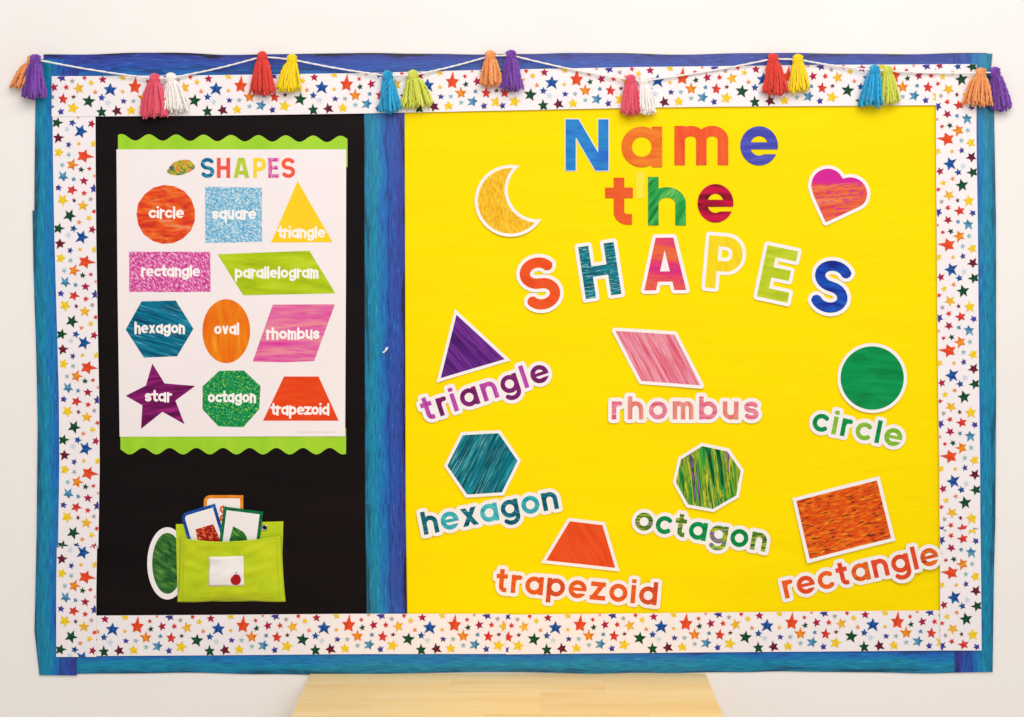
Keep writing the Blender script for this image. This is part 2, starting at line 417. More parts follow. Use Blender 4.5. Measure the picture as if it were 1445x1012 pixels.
class Word:
    """letters placed on a straight or bowed baseline; fields in pixels, y up, relative to origin (ox, oy)"""
    def __init__(s, text, xh, t, p0, p1, cap='butt', bow=0.0, xs=None):
        s.letters = []
        gl = [glyph(c, t, cap == 'round') for c in text]
        W = math.hypot(p1[0]-p0[0], p1[1]-p0[1]); tot = sum(g[1] for g in gl)*xh
        sp = (W - tot)/max(1, len(text)-1) if len(text) > 1 else 0
        sxk = 1.0
        if len(text) > 1 and sp < 0.09*xh:
            sxk = (W - 0.09*xh*(len(text)-1))/tot; sp = 0.09*xh
        if len(text) == 1: sxk = W/tot
        ang = math.atan2(-(p1[1]-p0[1]), p1[0]-p0[0])
        s.org = ((p0[0]+p1[0])/2, (p0[1]+p1[1])/2)
        adv = 0.0
        for c, (pr, w) in zip(text, gl):
            wpx = w*xh*sxk; mid = (adv + wpx/2)/W
            dy = bow*4*mid*(1-mid); da = math.atan2(bow*4*(1-2*mid), W)
            ca, sa = math.cos(ang+da), math.sin(ang+da); c0, s0 = math.cos(ang), math.sin(ang)
            bx = (p0[0]-s.org[0]) + c0*(adv+wpx/2) - s0*dy; by = -(p0[1]-s.org[1]) + s0*(adv+wpx/2) + c0*dy
            prim = []
            for kind, pts in pr:
                q = []
                for x, y in pts:
                    X = x*xh*sxk - wpx/2; Y = y*xh
                    q.append((bx + X*ca - Y*sa, by + X*sa + Y*ca))
                prim.append((kind, q))
            s.letters.append((c, prim)); adv += wpx + sp
        s.hw = t*xh/2; s.cap = cap
    def sdf(s, prim, X, Y, grow=0.0):
        d = np.full(X.shape, 1e9)
        for kind, q in prim:
            if kind == 'C': d = np.maximum(d, -poly_sdf(X, Y, q)); continue
            if kind == 'P': d = np.minimum(d, poly_sdf(X, Y, q)); continue
            n = len(q)
            for i in range(n-1): d = np.minimum(d, seg_box(X, Y, q[i], q[i+1], s.hw))
            rng = range(n) if s.cap == 'round' else range(1, n-1)
            closed = math.hypot(q[0][0]-q[-1][0], q[0][1]-q[-1][1]) < 1e-3
            for i in rng:
                d = np.minimum(d, np.hypot(X-q[i][0], Y-q[i][1]) - s.hw)
            if closed: d = np.minimum(d, np.hypot(X-q[0][0], Y-q[0][1]) - s.hw)
        return d
    def field(s, pad, h=0.5):
        allp = [p for _, pr in s.letters for _, q in pr for p in q]
        x0 = min(p[0] for p in allp)-s.hw-pad-2; x1 = max(p[0] for p in allp)+s.hw+pad+2
        y0 = min(p[1] for p in allp)-s.hw-pad-2; y1 = max(p[1] for p in allp)+s.hw+pad+2
        xs = np.arange(x0, x1, h); ys = np.arange(y0, y1, h); X, Y = np.meshgrid(xs, ys)
        U = np.full(X.shape, 1e3); per = []
        for c, pr in s.letters:
            pp = [p for _, q in pr for p in q]; m = s.hw+pad+1.5
            i0 = max(0, int((min(p[0] for p in pp)-m-x0)/h)); i1 = min(len(xs), int((max(p[0] for p in pp)+m-x0)/h)+2)
            j0 = max(0, int((min(p[1] for p in pp)-m-y0)/h)); j1 = min(len(ys), int((max(p[1] for p in pp)+m-y0)/h)+2)
            F = s.sdf(pr, X[j0:j1, i0:i1], Y[j0:j1, i0:i1])
            U[j0:j1, i0:i1] = np.minimum(U[j0:j1, i0:i1], F)
            per.append((c, F, xs[i0], ys[j0]))
        return U, x0, y0, h, per

# ================================================================== THE SETTING
bm = bmesh.new(); box_bm(bm, (0, 0.05, 1.4), (4.4, 0.1, 2.8))
tag(from_bm('wall', bm, M['wall']), kind='structure')
bm = bmesh.new(); box_bm(bm, (0, -2.0, -0.025), (4.4, 4.0, 0.05))
tag(from_bm('floor', bm, M['floor']), kind='structure')

# ------------------------------------------------------------------ big paper sheets
o = ribbon('paper_sheet', [(112, 140), (112, 890)], [(530, 140), (530, 890)], 1.2, 0.3, M['black_paper'], step=14, across=30, amp=0.5, wl=120, seed=1)
tag(o, 'large sheet of black paper behind the shapes poster', 'paper')
o = ribbon('paper_sheet', [(556, 130), (556, 892)], [(1345, 125), (1345, 892)], 1.2, 0.3, M['yellow_paper'], step=14, across=56, amp=0.5, wl=150, seed=2)
tag(o, 'large sheet of bright yellow paper behind the cut-out shapes', 'paper')

# ------------------------------------------------------------------ painted blue border strips
G = 'painted blue border strips'
def blue(A, B, d, label, seed, amp=0.5, **k):
    o = ribbon('border_strip', A, B, d, 0.35, M['blue'], step=9, across=8, amp=amp, wl=170, seed=seed, **k)
    return tag(o, label, 'border strip', G)
def wob(x, s): return 1.5*mnoise.noise(Vector((x/70.0, s*5.1, 0.4)))
top_a = [(x, 76.2 + 1.6*math.sin(x/47.0) * (0.4 + 0.6*abs(math.sin(x/210.0))) + wob(x, 1)) for x in range(62, 1396, 11)]
blue([(x, 134) for x, y in top_a], top_a, 2.3, 'blue and purple painted strip along the top of the board, under the tassel string', 1, 0.6)
bot_b = [(x, 951.0 - 3.5*x/1400 + 1.8*math.sin(x/66.0+1) * abs(math.sin(x/300.0)) + wob(x, 2)) for x in range(60, 1392, 11)]
blue(bot_b, [(x, 896) for x, y in bot_b], 2.2, 'teal painted strip along the bottom of the board, above the wooden table', 2, 0.5)
blue([(57, 84), (51, 130), (50, 200), (49, 304)], [(112, 84), (108, 130), (107, 200), (107, 304)], 2.9,
     'short blue painted strip at the outer edge beside the black paper, under the purple tassel', 3)
blue([(46.5, 297), (48, 380), (52, 500), (54, 600), (52.5, 750), (49.5, 890), (56.5, 952)],
     [(105, 297), (106, 380), (110, 500), (112, 600), (111, 750), (108, 890), (109, 952.5)], 3.4,
     'long blue painted strip at the outer edge beside the black paper, with purple inner edge', 4)
blue([(1400, 76), (1397, 104), (1402, 150), (1405, 320), (1405, 560), (1404, 735)], [(1345, 76), (1344, 104), (1345, 150), (1347, 320), (1348, 560), (1347, 735)], 2.9,
     'long glossy blue painted strip at the outer edge beside the yellow paper', 5)
blue([(1404, 729), (1402, 800), (1400, 947.5)], [(1347, 729), (1347, 800), (1346.5, 948.5)], 3.4,
     'short blue painted strip at the outer edge below the seam, beside the word rectangle', 6)
c = blue([(514, 140), (514.5, 300), (515, 500), (515.5, 716)], [(571, 140), (571.5, 300), (572, 500), (572.5, 716)], 2.4,
     'long blue painted strip between the black and yellow paper, below the sky blue tassel', 7, 0.4)
blue([(515.5, 711), (516.5, 780), (518, 885)], [(572.5, 711), (573.5, 780), (575, 885)], 2.9,
     'short blue painted strip between the black and yellow paper, below the seam', 8, 0.3)
co = c.location
sc = slab('paint_scuff', [[(-4, -3), (0, -1), (1, 3), (5, 5), (4, 1), (2, -1), (-1, -4)]], 0.1, M['white_card'], c)
sc.location = P(543, 494, 2.75) - co

# ------------------------------------------------------------------ star border strips
rng = random.Random(11)
TILE = [  # u, v, diameter, ink  (u from the tall red star, v from the strip's upper edge), zoomed units / 4.25
 (150,270,62,'amber'),(225,235,38,'yellow'),(185,205,32,'red'),(293,217,47,'crimson'),(340,277,78,'blue'),(250,292,30,'peach'),
 (415,203,46,'yellow'),(413,290,28,'amber'),(485,262,88,'orangered'),(563,230,28,'red'),(568,278,37,'green'),(635,262,50,'crimson'),
 (710,262,36,'red'),(288,325,46,'blue'),(212,347,72,'green'),(120,320,27,'maroon'),(750,387,68,'yellow'),(325,355,36,'pale'),
 (418,347,37,'indigo'),(478,347,30,'teal'),(540,330,68,'orange'),(625,320,29,'steel'),(690,332,63,'red'),(540,385,30,'teal'),
 (610,381,64,'steel'),(677,408,44,'indigo'),(465,403,62,'yellow'),(378,405,62,'maroon'),(288,412,66,'green'),(683,205,56,'indigo'),
 (745,225,30,'grey'),(605,198,26,'peach')]
def star_poly(r, seed, tall=False):
    g = random.Random(seed); a0 = g.uniform(-16, 16); pts = []
    for k in range(5):
        ro = r*g.uniform(0.84, 1.14)
        if tall: ro = r*(1.35, 0.85, 0.85, 0.95, 0.9)[k]; a0 = 0
        a = 90 + a0 + k*72 + g.uniform(-8, 8)
        ri = r*g.uniform(0.40, 0.51); b_ = a + 36 + g.uniform(-6, 6)
        pts.append((ro*math.cos(math.radians(a)), ro*math.sin(math.radians(a))))
        pts.append((ri*math.cos(math.radians(b_)), ri*math.sin(math.radians(b_))))
    return pts
def clip(pts, axis, lim, sign):
    out = []; n = len(pts)
    f = lambda p: sign*(p[axis]-lim)
    for i in range(n):
        a, b_ = pts[i], pts[(i+1) % n]; fa, fb = f(a), f(b_)
        if fa <= 0: out.append(a)
        if fa*fb < 0:
            t = fa/(fa-fb); out.append((a[0]+(b_[0]-a[0])*t, a[1]+(b_[1]-a[1])*t))
    return out
WST = 57.0
star_mesh = {}
def star_me(i, var, cut=None):
    u, v, dm, ik = TILE[i]; key = (i, var)
    if cut is None and key in star_mesh: return star_mesh[key]
    pts = star_poly(dm/4.25/2*1.12, 100*i+var, i == 8)
    vv = (v-195)/4.25
    pts = clip(pts, 1, vv-0.4, 1); pts = clip(pts, 1, vv-WST+0.4, -1)
    if cut:
        for ax, lim, sg in cut: pts = clip(pts, ax, lim, sg)
    if len(pts) < 3: return None
    me = bpy.data.meshes.new('star')
    n = len(pts); vs = [(x*S, 0, y*S) for x, y in pts] + [(x*S, 0.00012, y*S) for x, y in pts]
    bm = bmesh.new(); bv = [bm.verts.new(q) for q in vs]
    try:
        fr = bm.faces.new(bv[:n])
        for k in range(n): bm.faces.new((bv[k], bv[n+k], bv[n+(k+1) % n], bv[(k+1) % n]))
    except ValueError:
        bm.free(); return None
    bm.normal_update(); bmesh.ops.triangulate(bm, faces=[fr]); bmesh.ops.recalc_face_normals(bm, faces=bm.faces)
    bm.normal_update()
    for f in bm.faces:
        if abs(f.normal.y) > 0.9 and f.normal.y > 0: f.normal_flip()
    bm.to_mesh(me); bm.free(); me.materials.append(INK[ik])
    if cut is None: star_mesh[key] = me
    return me

def star_strip(E0, E1, start, end, phase, d, label, orient, seed):
    """E0: polyline of the pattern's upper edge, E1: its lower edge, both running with the pattern's u; start..end in u pixels"""
    def tot(Q): return sum(math.dist(Q[i], Q[i+1]) for i in range(len(Q)-1))
    o = ribbon('star_border_strip', E1, E0, d, 0.35, M['star_white'], step=10, across=3, amp=0.35, wl=400, seed=seed)
    tag(o, label, 'border strip', 'white star-patterned border strips')
    L = tot(E0)
    def at(Q, s):
        T = tot(Q); s = s/L*T
        for i in range(len(Q)-1):
            l = math.dist(Q[i], Q[i+1])
            if s <= l or i == len(Q)-2: t = s/l; return (Q[i][0]+(Q[i+1][0]-Q[i][0])*t, Q[i][1]+(Q[i+1][1]-Q[i][1])*t)
            s -= l
    k0 = int((-phase)/149)-2; k1 = int((L-phase)/149)+2
    for k in range(k0, k1+1):
        for i, (u, v, dm, ik) in enumerate(TILE):
            uu = phase + 149*k + (u-485)/4.25; vv = (v-195)/4.25; r = dm/4.25/2*1.1
            if uu < -r*0.5 or uu > L+r*0.5: continue
            cut = []
            if uu < r*1.3: cut.append((0, -uu+0.3, -1))
            if uu > L-r*1.3: cut.append((0, L-uu-0.3, 1))
            me = star_me(i, 0, cut or None)
            if me is None: continue
            s = min(max(uu, 0), L); a = at(E0, s); b_ = at(E1, s)
            f = vv/WST; px, py = a[0]+(b_[0]-a[0])*f, a[1]+(b_[1]-a[1])*f
            if uu < 0 or uu > L:
                t0, t1 = at(E0, max(0, s-2)), at(E0, min(L, s+2)); lt = math.dist(t0, t1) or 1
                px += (t1[0]-t0[0])/lt*(uu-s); py += (t1[1]-t0[1])/lt*(uu-s)
            t0, t1 = at(E0, max(0, s-8)), at(E0, min(L, s+8))
            st = bpy.data.objects.new('star', me); COL.objects.link(st); st.parent = o
            st.location = P(px, py, d+0.62) - o.location
            st.rotation_euler = (0, math.atan2(t1[1]-t0[1], t1[0]-t0[0]), 0)
    return o
star_strip([(74,108),(300,106.5),(513,103.5),(704,98.5)], [(74,165),(300,163.5),(513,160.5),(704,156.5)], 0, 0, 117, 5.4,
    'white star-patterned strip above the black paper, behind the red and yellow tassels', 'h', 1)
star_strip([(698,98.8),(800,97),(900,95),(1000,94),(1150,92),(1376,91)], [(698,156.7),(800,154.5),(900,152.5),(1000,151),(1150,150),(1376,148.5)], 0, 0, 115, 5.7,
    'white star-patterned strip above the yellow paper and the word Name', 'h', 2)
star_strip([(130,868),(300,867),(500,865.5),(718,865.5)], [(130,925),(300,924),(500,922.3),(718,922)], 0, 0, 64, 4.2,
    'white star-patterned strip below the black paper and the lime pocket', 'h', 3)
star_strip([(714,866.5),(850,865.2),(1000,863.5),(1150,862),(1330,860.5)], [(714,922.4),(850,921),(1000,919.5),(1150,918.5),(1330,917)], 0, 0, 104, 5.2,
    'white star-patterned strip below the yellow paper and the word trapezoid', 'h', 4)
star_strip([(135.5,163),(135.7,220),(136.5,330),(138.5,450),(140.8,560),(141.5,660),(139.5,773)], [(75,163),(75.6,220),(77.5,330),(81,450),(84,560),(84.6,660),(82.8,773)], 0, 0, 57, 4.2,
    'long white star-patterned vertical strip beside the black paper and poster', 'v', 5)
star_strip([(138,770),(137,830),(137,926)], [(81.3,770),(80.5,830),(80.5,926)], 0, 0, 43, 5.5,
    'short white star-patterned vertical strip beside the black paper, below the strip seam', 'v', 6)
star_strip([(1324.5,750),(1324,650),(1322,520),(1320.5,330),(1319.5,200),(1319.5,91)], [(1382,750),(1381.5,650),(1380,520),(1378.5,330),(1376.5,200),(1376.5,91)], 0, 0, 255, 6.7,
    'long white star-patterned vertical strip beside the yellow paper and the heart', 'v', 7)
star_strip([(1325.5,916.5),(1325,830),(1324.5,746)], [(1383.5,916.5),(1383,830),(1382,746)], 0, 0, 109, 7.4,
    'short white star-patterned vertical strip beside the end of the word rectangle', 'v', 8)

# ------------------------------------------------------------------ shapes poster and scalloped trim
def scallop(A, label, seed, top):
    x0, x1 = A
    wave = []
    for k in range(0, 331, 2):
        x = x0 + (x1-x0)*k/330
        if top: wave.append((x, 193.8 + 2*(x-x0)/(x1-x0)*1.3 - 4.6*math.cos((x-x0-5)/38.6*2*math.pi)))
        else:   wave.append((x, 636.5 + 4.6*math.cos((x-x0-13)/37.6*2*math.pi)))
    base = [(x, 236 if top else 604) for x, y in wave]
    A_, B_ = (base, wave) if top else (wave, base)
    # pair by x, so subdivide on the straight edge's length
    o = ribbon('scalloped_trim', base if top else base, wave, 2.4, 0.35, M['lime_gloss'], step=2.05, across=6, amp=1.1, wl=34, seed=seed)
    return tag(o, label, 'border trim', 'lime scalloped trims')
scallop((167, 490.5), 'lime green scalloped trim showing above the shapes poster', 21, True)
scallop((170.5, 488.5), 'lime green scalloped trim showing below the shapes poster', 22, False)

po = empty('poster', P(327, 616, 2.9), 'white classroom poster titled SHAPES with twelve printed shapes on black paper', 'poster')
pc = (327, 616)
def pol(pts): return [(x-pc[0], pc[1]-y) for x, y in pts]
def lp(*Q, off=(150, 180), s=4.1286): return [(off[0]+x/s, off[1]+y/s) for x, y in Q]
ribbon('sheet', [(165, 211), (166.5, 400), (169.5, 616)], [(488.8, 211), (488.4, 400), (487.3, 615.5)], 3.6, 0.3, M['poster_white'], po, step=12, across=16, amp=0.25, wl=200, seed=31, org=P(*pc, 2.9))
PD = 0.95
q2 = dict(off=(150, 410))
def rough_poly(pts, n=7, j=0.45, seed=0):
    g = random.Random(seed); out = []
    for i in range(len(pts)):
        a, b_ = pts[i], pts[(i+1) % len(pts)]
        for k in range(n):
            t = k/n; jj = j if k else 0
            out.append((a[0]+(b_[0]-a[0])*t + g.uniform(-jj, jj), a[1]+(b_[1]-a[1])*t + g.uniform(-jj, jj)))
    return out
circ16 = [(350+172*math.cos(2*math.pi*k/17+.2)*(1+.012*math.sin(k*2.3)), 507+172*math.sin(2*math.pi*k/17+.2)) for k in range(17)]
oval = [(701+139*math.cos(2*math.pi*k/36), 236+186*math.sin(2*math.pi*k/36)) for k in range(36)]
paints = {
 'pcircle': paint('poster_orange_red', [(0.28,(214,44,40)),(0.45,(236,78,34)),(0.6,(248,116,40)),(0.72,(242,150,120))], 0, 22, 7, 4, fleck=(190,40,40), fleckLW=(14,5), fleckamt=.6, seed=1),
 'psquare': paint('poster_sky_speckle', [(0.35,(84,166,210)),(0.5,(140,198,228)),(0.62,(216,236,246))], 35, 3, 1.6, 2, seed=2),
 'ptri': plain('poster_yellow', (254, 207, 8), .02, 30),
 'prect': paint('poster_pink_speckle', [(0.36,(204,44,140)),(0.5,(226,88,168)),(0.64,(250,200,226))], 55, 5, 1.8, 2, seed=3),
 'ppar': paint('poster_lime', [(0.3,(164,190,20)),(0.5,(186,210,24)),(0.7,(204,222,50))], 6, 60, 10, 3, seed=4),
 'phex': paint('poster_teal', [(0.32,(4,66,96)),(0.5,(4,112,144)),(0.64,(16,140,168)),(0.74,(120,190,208))], 17, 46, 2.4, 3, fleck=(150,205,220), fleckLW=(40,1.6), fleckpos=.66, fleckamt=.6, seed=5),
 'poval': paint('poster_orange', [(0.3,(240,104,16)),(0.55,(248,132,20)),(0.75,(252,166,40))], 90, 50, 7, 3, seed=6),
 'prh': paint('poster_pink', [(0.3,(226,62,160)),(0.45,(236,110,170)),(0.6,(244,150,160)),(0.72,(240,90,175))], 0, 70, 9, 4, fleck=(214,50,150), fleckLW=(30,2.5), fleckpos=.6, fleckamt=.5, seed=7),
 'pstar': paint('poster_plum', [(0.3,(92,14,74)),(0.5,(134,26,104)),(0.7,(168,40,128))], -10, 50, 5, 3, seed=8),
 'poct': paint('poster_green_speckle', [(0.34,(0,110,70)),(0.5,(20,152,86)),(0.6,(60,176,90)),(0.7,(190,214,60))], 20, 3, 2.2, 2, seed=9),
 'ptrap': paint('poster_red_orange', [(0.3,(236,66,22)),(0.6,(246,80,30)),(0.75,(240,84,40))], 0, 40, 5, 3, seed=10)}
for nm, mt, pts in [('printed_circle','pcircle',lp(*circ16)), ('printed_square','psquare',rough_poly(lp((579,345),(908,352),(910,665),(579,672)),8,.35,1)),
    ('printed_triangle','ptri',lp((1116,312),(1320,668),(962,670))), ('printed_rectangle','prect',rough_poly(lp((136,724),(608,724),(610,957),(136,957)),8,.3,2)),
    ('printed_parallelogram','ppar',lp((650,738),(1185,718),(1335,965),(800,977))),
    ('printed_hexagon','phex',lp((208,63),(407,58),(510,222),(415,382),(222,390),(116,226),**q2)), ('printed_oval','poval',lp(*oval,**q2)),
    ('printed_rhombus','prh',lp((972,82),(1333,80),(1212,410),(1040,417),(855,413),**q2)),
    ('printed_star','pstar',lp((271,425),(342,540),(520,555),(405,640),(458,777),(330,705),(205,805),(213,668),(116,612),(233,553),**q2)),
    ('printed_octagon','poct',lp((660,467),(803,465),(900,555),(893,690),(800,795),(655,790),(563,690),(563,558),**q2)),
    ('printed_trapezoid','ptrap',lp((1037,500),(1238,500),(1355,757),(915,757),**q2))]:
    slab(nm, [pol(pts)], 0.1, paints[mt], po, PD)
M['print_white'] = plain('print_white', (252, 244, 240), .01)
for text, x0, x1, yb, oy in [('circle',250,455,527,180),('square',620,875,533,180),('triangle',1003,1277,641,180),('rectangle',207,548,867,180),
        ('parallelogram',752,1237,875,180),('hexagon',168,460,248,410),('oval',632,775,253,410),('rhombus',935,1243,281,410),('star',228,383,645,410),
        ('octagon',595,873,650,410),('trapezoid',963,1300,722,410)]:
    s = 4.1286
    w = Word(text, 11.6, 0.275, (150+x0/s, oy+yb/s), (150+x1/s, oy+yb/s), cap='round')
    U, fx, fy, h, per = w.field(1, 0.3)
    ox, oy_ = w.org[0]-pc[0], pc[1]-w.org[1]
    slab('printed_word', [[(x+ox, y+oy_) for x, y in L] for L in contours(U, fx, fy, h, 0.05, .04)], 0.1, M['print_white'], po, PD+0.13)
tcol = [paint('title_teal', [(0.35,(0,90,130)),(0.55,(20,136,170)),(0.7,(140,200,215))], 25, 20, 3, seed=3), plain('title_red', (236,76,62), .06),
        plain('title_lime', (186,206,50), .05), plain('title_yellow', (248,214,40), .03), paints['prect'], plain('title_vermilion', (240,84,52), .05)]
for ch, x0, x1, mt in zip('SHAPES', (552,647,743,858,946,1022), (632,723,835,932,1008,1102), tcol):
    s = 4.1286
    w = Word(ch, 28.3/1.45, 0.27, (150+x0/s, 180+294/s), (150+x1/s, 180+294/s))
    U, fx, fy, h, per = w.field(1, 0.35)
    ox, oy_ = w.org[0]-pc[0], pc[1]-w.org[1]
    slab('title_letter', [[(x+ox, y+oy_) for x, y in L] for L in contours(U, fx, fy, h, 0, .05)], 0.1, mt, po, PD)
mott = paint('mottled_print', [(0.3,(40,70,130)),(0.42,(120,150,60)),(0.52,(226,196,50)),(0.62,(236,120,60)),(0.74,(150,90,150))], 35, 9, 4, 3, seed=4)
slab('printed_motif', [pol([(256+19*math.cos(a)*(1+.1*math.sin(3*a)), 236.5+10.5*math.sin(a)-3.5*math.cos(a)) for a in [2*math.pi*k/28 for k in range(28)]])], 0.1, mott, po, PD)
fine = plain('fine_print', (206, 192, 190), .02)
g = random.Random(5); x = 420.0; fl = []
while x < 476:
    w_ = g.uniform(1.5, 5); fl.append(pol([(x, 609.0), (x+w_, 609.0), (x+w_, 609.7), (x, 609.7)])); x += w_+1.0
slab('fine_print_line', fl, 0.05, fine, po, PD)

# ------------------------------------------------------------------ loose letters: Name / the
BD = 1.75                         # depth of the yellow sheet's face, mm
def tape_curl(k, cx=0, cy=0, r=30.0, seed=0):
    g = random.Random(seed); a = g.uniform(0.6, 1.4)
    return lambda x, y: k*a*((max(0, -(y-cy))/r)**2*0.8 + (abs(x-cx)/r)**2*0.5)
nblue = paint('paint_azure', [(0.3,(28,118,196)),(0.5,(44,142,214)),(0.7,(40,110,206))], 0, 60, 14, seed=1, rough=.3)
norange = paint('paint_orange', [(0.3,(232,98,34)),(0.5,(240,118,36)),(0.7,(246,140,44))], 0, 50, 9, seed=2, rough=.3)
nred = paint('paint_vermilion', [(0.3,(238,76,36)),(0.5,(244,92,42)),(0.7,(246,104,46))], 90, 50, 9, seed=3, rough=.3)
nindigo = paint('paint_indigo', [(0.3,(56,60,170)),(0.5,(70,74,186)),(0.7,(92,92,196))], 0, 40, 8, seed=4, rough=.3, spec=.2)
ngreen = paint('paint_leaf_green', [(0.3,(12,120,58)),(0.5,(40,166,74)),(0.62,(84,186,88)),(0.74,(150,206,120))], -50, 34, 5, seed=5, rough=.3)
nwine = paint('paint_wine', [(0.3,(70,10,34)),(0.42,(150,10,44)),(0.55,(206,16,66)),(0.7,(216,30,84))], 0, 70, 12, seed=6, rough=.25)
nrust = paint('paint_rust', [(0.3,(236,84,30)),(0.5,(240,98,40)),(0.7,(240,90,36))], 0, 40, 8, seed=7, rough=.3)
for ch, x0, x1, yb, H, t, mt, lab, rot in [
    ('N',797.5,859,241,72.5,.29,nblue,'azure blue capital letter N of the word Name',0), ('a',877,934,236,57,.25,norange,'orange letter a of the word Name',0),
    ('m',950,1029,233,55,.26,nred,'vermilion letter m of the word Name',0), ('e',1045,1097,233.5,55,.245,nindigo,'shiny indigo letter e ending the word Name',0),
    ('t',854,894,317,66,.28,nrust,'rust orange letter t of the word the',0), ('h',913,969,318,68,.27,ngreen,'streaky green letter h of the word the',0),
    ('e',985,1034,314,54,.245,nwine,'crimson and maroon letter e ending the word the',0)]:
    xh = H/(1.45 if ch == 'N' else ASC if ch in 'th' else 1.0)
    w = Word(ch, xh, t, (x0, yb), (x1, yb))
    U, fx, fy, h, per = w.field(2, 0.4)
    e = empty('cutout_letter', P(*w.org, BD), lab, 'letter', 'plain cut-out letters on yellow paper')
    cv = tape_curl(.7, 0, 30, 40, ord(ch))
    slab('card', contours(U, fx, fy, h, 1.0 if ch == 'N' else 0.2), 0.45, M['white_card'] if ch == 'N' else mt, e, 0, cv)
    slab('letter_face', contours(U, fx, fy, h, 0.0), 0.15, mt, e, 0.46, cv)

# ------------------------------------------------------------------ bordered letters: SHAPES
shp = {
 'S1': paint('paint_tangerine', [(0.3,(236,74,26)),(0.55,(246,92,34)),(0.7,(240,84,40))], 30, 40, 8, seed=11),
 'H': paint('paint_teal_comb', [(0.34,(0,74,84)),(0.5,(6,118,134)),(0.62,(16,144,160)),(0.72,(140,210,214))], -8, 22, 1.8, 2, seed=12, fleck=(190,228,230), fleckLW=(14,1.4), fleckpos=.64, fleckamt=.7),
 'A': paint('paint_magenta_orange', [(0.3,(214,34,140)),(0.45,(232,64,110)),(0.55,(240,100,60)),(0.7,(240,120,60))], 4, 160, 22, 3, seed=13, fleck=(206,40,120), fleckLW=(16,2.2), fleckpos=.6),
 'P': paint('paint_sunflower', [(0.3,(244,206,20)),(0.55,(254,224,24)),(0.7,(250,214,50))], 80, 50, 8, seed=14),
 'E': paint('paint_chartreuse', [(0.3,(176,196,30)),(0.55,(196,212,40)),(0.7,(214,222,70))], 10, 50, 9, seed=15),
 'S2': paint('paint_cobalt', [(0.32,(20,40,140)),(0.5,(28,66,176)),(0.64,(20,90,190)),(0.74,(40,110,196))], 10, 30, 7, 4, seed=16)}
SZ = 51.0
for ch, cx, cy, rot, wd, mt, lab in [
    ('S',762,400.5,12,52,'S1','tangerine letter S with white border, beginning the arched word SHAPES'), ('H',846.3,382.3,8.5,51,'H','teal striped letter H with white border'),
    ('A',938,373,0.8,59,'A','magenta and orange letter A with white border'), ('P',1022,371.5,-5.2,50,'P','yellow letter P with white border'),
    ('E',1096.5,387,-12,44,'E','chartreuse letter E with white border'), ('S',1172.5,405,-13,54,'S2','cobalt blue letter S with white border, ending the arched word SHAPES')]:
    a = math.radians(rot); ux, uy = math.cos(a), -math.sin(a); vx, vy = -math.sin(a), -math.cos(a); H = SZ*1.43
    bx, by = cx - vx*H/2, cy - vy*H/2
    w = Word(ch, SZ, 0.285, (bx-ux*wd/2, by-uy*wd/2), (bx+ux*wd/2, by+uy*wd/2))
    U, fx, fy, h, per = w.field(7, 0.45)
    e = empty('bordered_letter', P(*w.org, BD), lab, 'letter', 'white-bordered letters of the word SHAPES')
    cv = tape_curl(1.6, 0, 40, 40, int(cx))
    slab('card', contours(U, fx, fy, h, 5.0), 0.6, M['white_card'], e, 0, cv)
    slab('letter_face', contours(U, fx, fy, h, 0.0), 0.12, paints.get(mt) or shp[mt], e, 0.61, cv)

# ------------------------------------------------------------------ shape cut-outs
def shape(name, print_pts, cxy, mat, lab, border=4.8, mitre=True, field=None, curl=1.0, group='shape cut-outs on yellow paper'):
    e = empty(name, P(*cxy, BD), lab, 'shape cutout', group)
    R = 62; h = 0.5; xs = np.arange(-R-12, R+12, h); X, Y = np.meshgrid(xs, xs)
    if field is not None: F = field(X, Y)
    else:
        q = [(x-cxy[0], cxy[1]-y) for x, y in print_pts]
        if mitre:
            ar = sum(q[i][0]*q[(i+1) % len(q)][1]-q[(i+1) % len(q)][0]*q[i][1] for i in range(len(q)))
            if ar < 0: q = q[::-1]
            F = np.full(X.shape, -1e9)
            for i in range(len(q)):
                (x0, y0), (x1, y1) = q[i], q[(i+1) % len(q)]; l = math.hypot(x1-x0, y1-y0)
                F = np.maximum(F, ((X-x0)*(y1-y0) - (Y-y0)*(x1-x0))/l)
        else: F = poly_sdf(X, Y, q)
    g = random.Random(int(cxy[0])); k = curl*g.uniform(1.3, 2.6)
    cv = lambda x, y: k*((max(0, -y)/45)**2*1.2 + (x/45)**2*.5)
    slab('card', contours(F, xs[0], xs[0], h, border), 0.6, M['white_card'], e, 0, cv)
    slab('shape_face', contours(F, xs[0], xs[0], h, 0.0), 0.12, mat, e, 0.61, cv)
    return e
def z(org, s, *Q): return [(org[0]+x/s, org[1]+y/s) for x, y in Q]
k = 3.746
shape('triangle_cutout', z((570,430),k,(278,53),(533,287),(195,387)), (659.5,499),
      paint('face_violet', [(0.32,(70,20,100)),(0.5,(98,34,132)),(0.66,(124,52,156))], 48, 60, 2.6, 3, seed=21, fleck=(170,110,190), fleckLW=(30,1.2), fleckpos=.68, fleckamt=.55), 'violet triangle with white border, tilted above its name', 4.4)
shape('rhombus_cutout', z((820,430),k,(180,138),(492,158),(630,425),(318,402)), (927,504.5),
      paint('face_pink_streak', [(0.3,(226,84,110)),(0.45,(236,128,150)),(0.6,(244,170,186)),(0.72,(238,130,120))], 62, 60, 4, 4, seed=22, fleck=(200,70,110), fleckLW=(30,1.3), fleckpos=.62, fleckamt=.6), 'pink streaky rhombus with white border', 4.6, False)
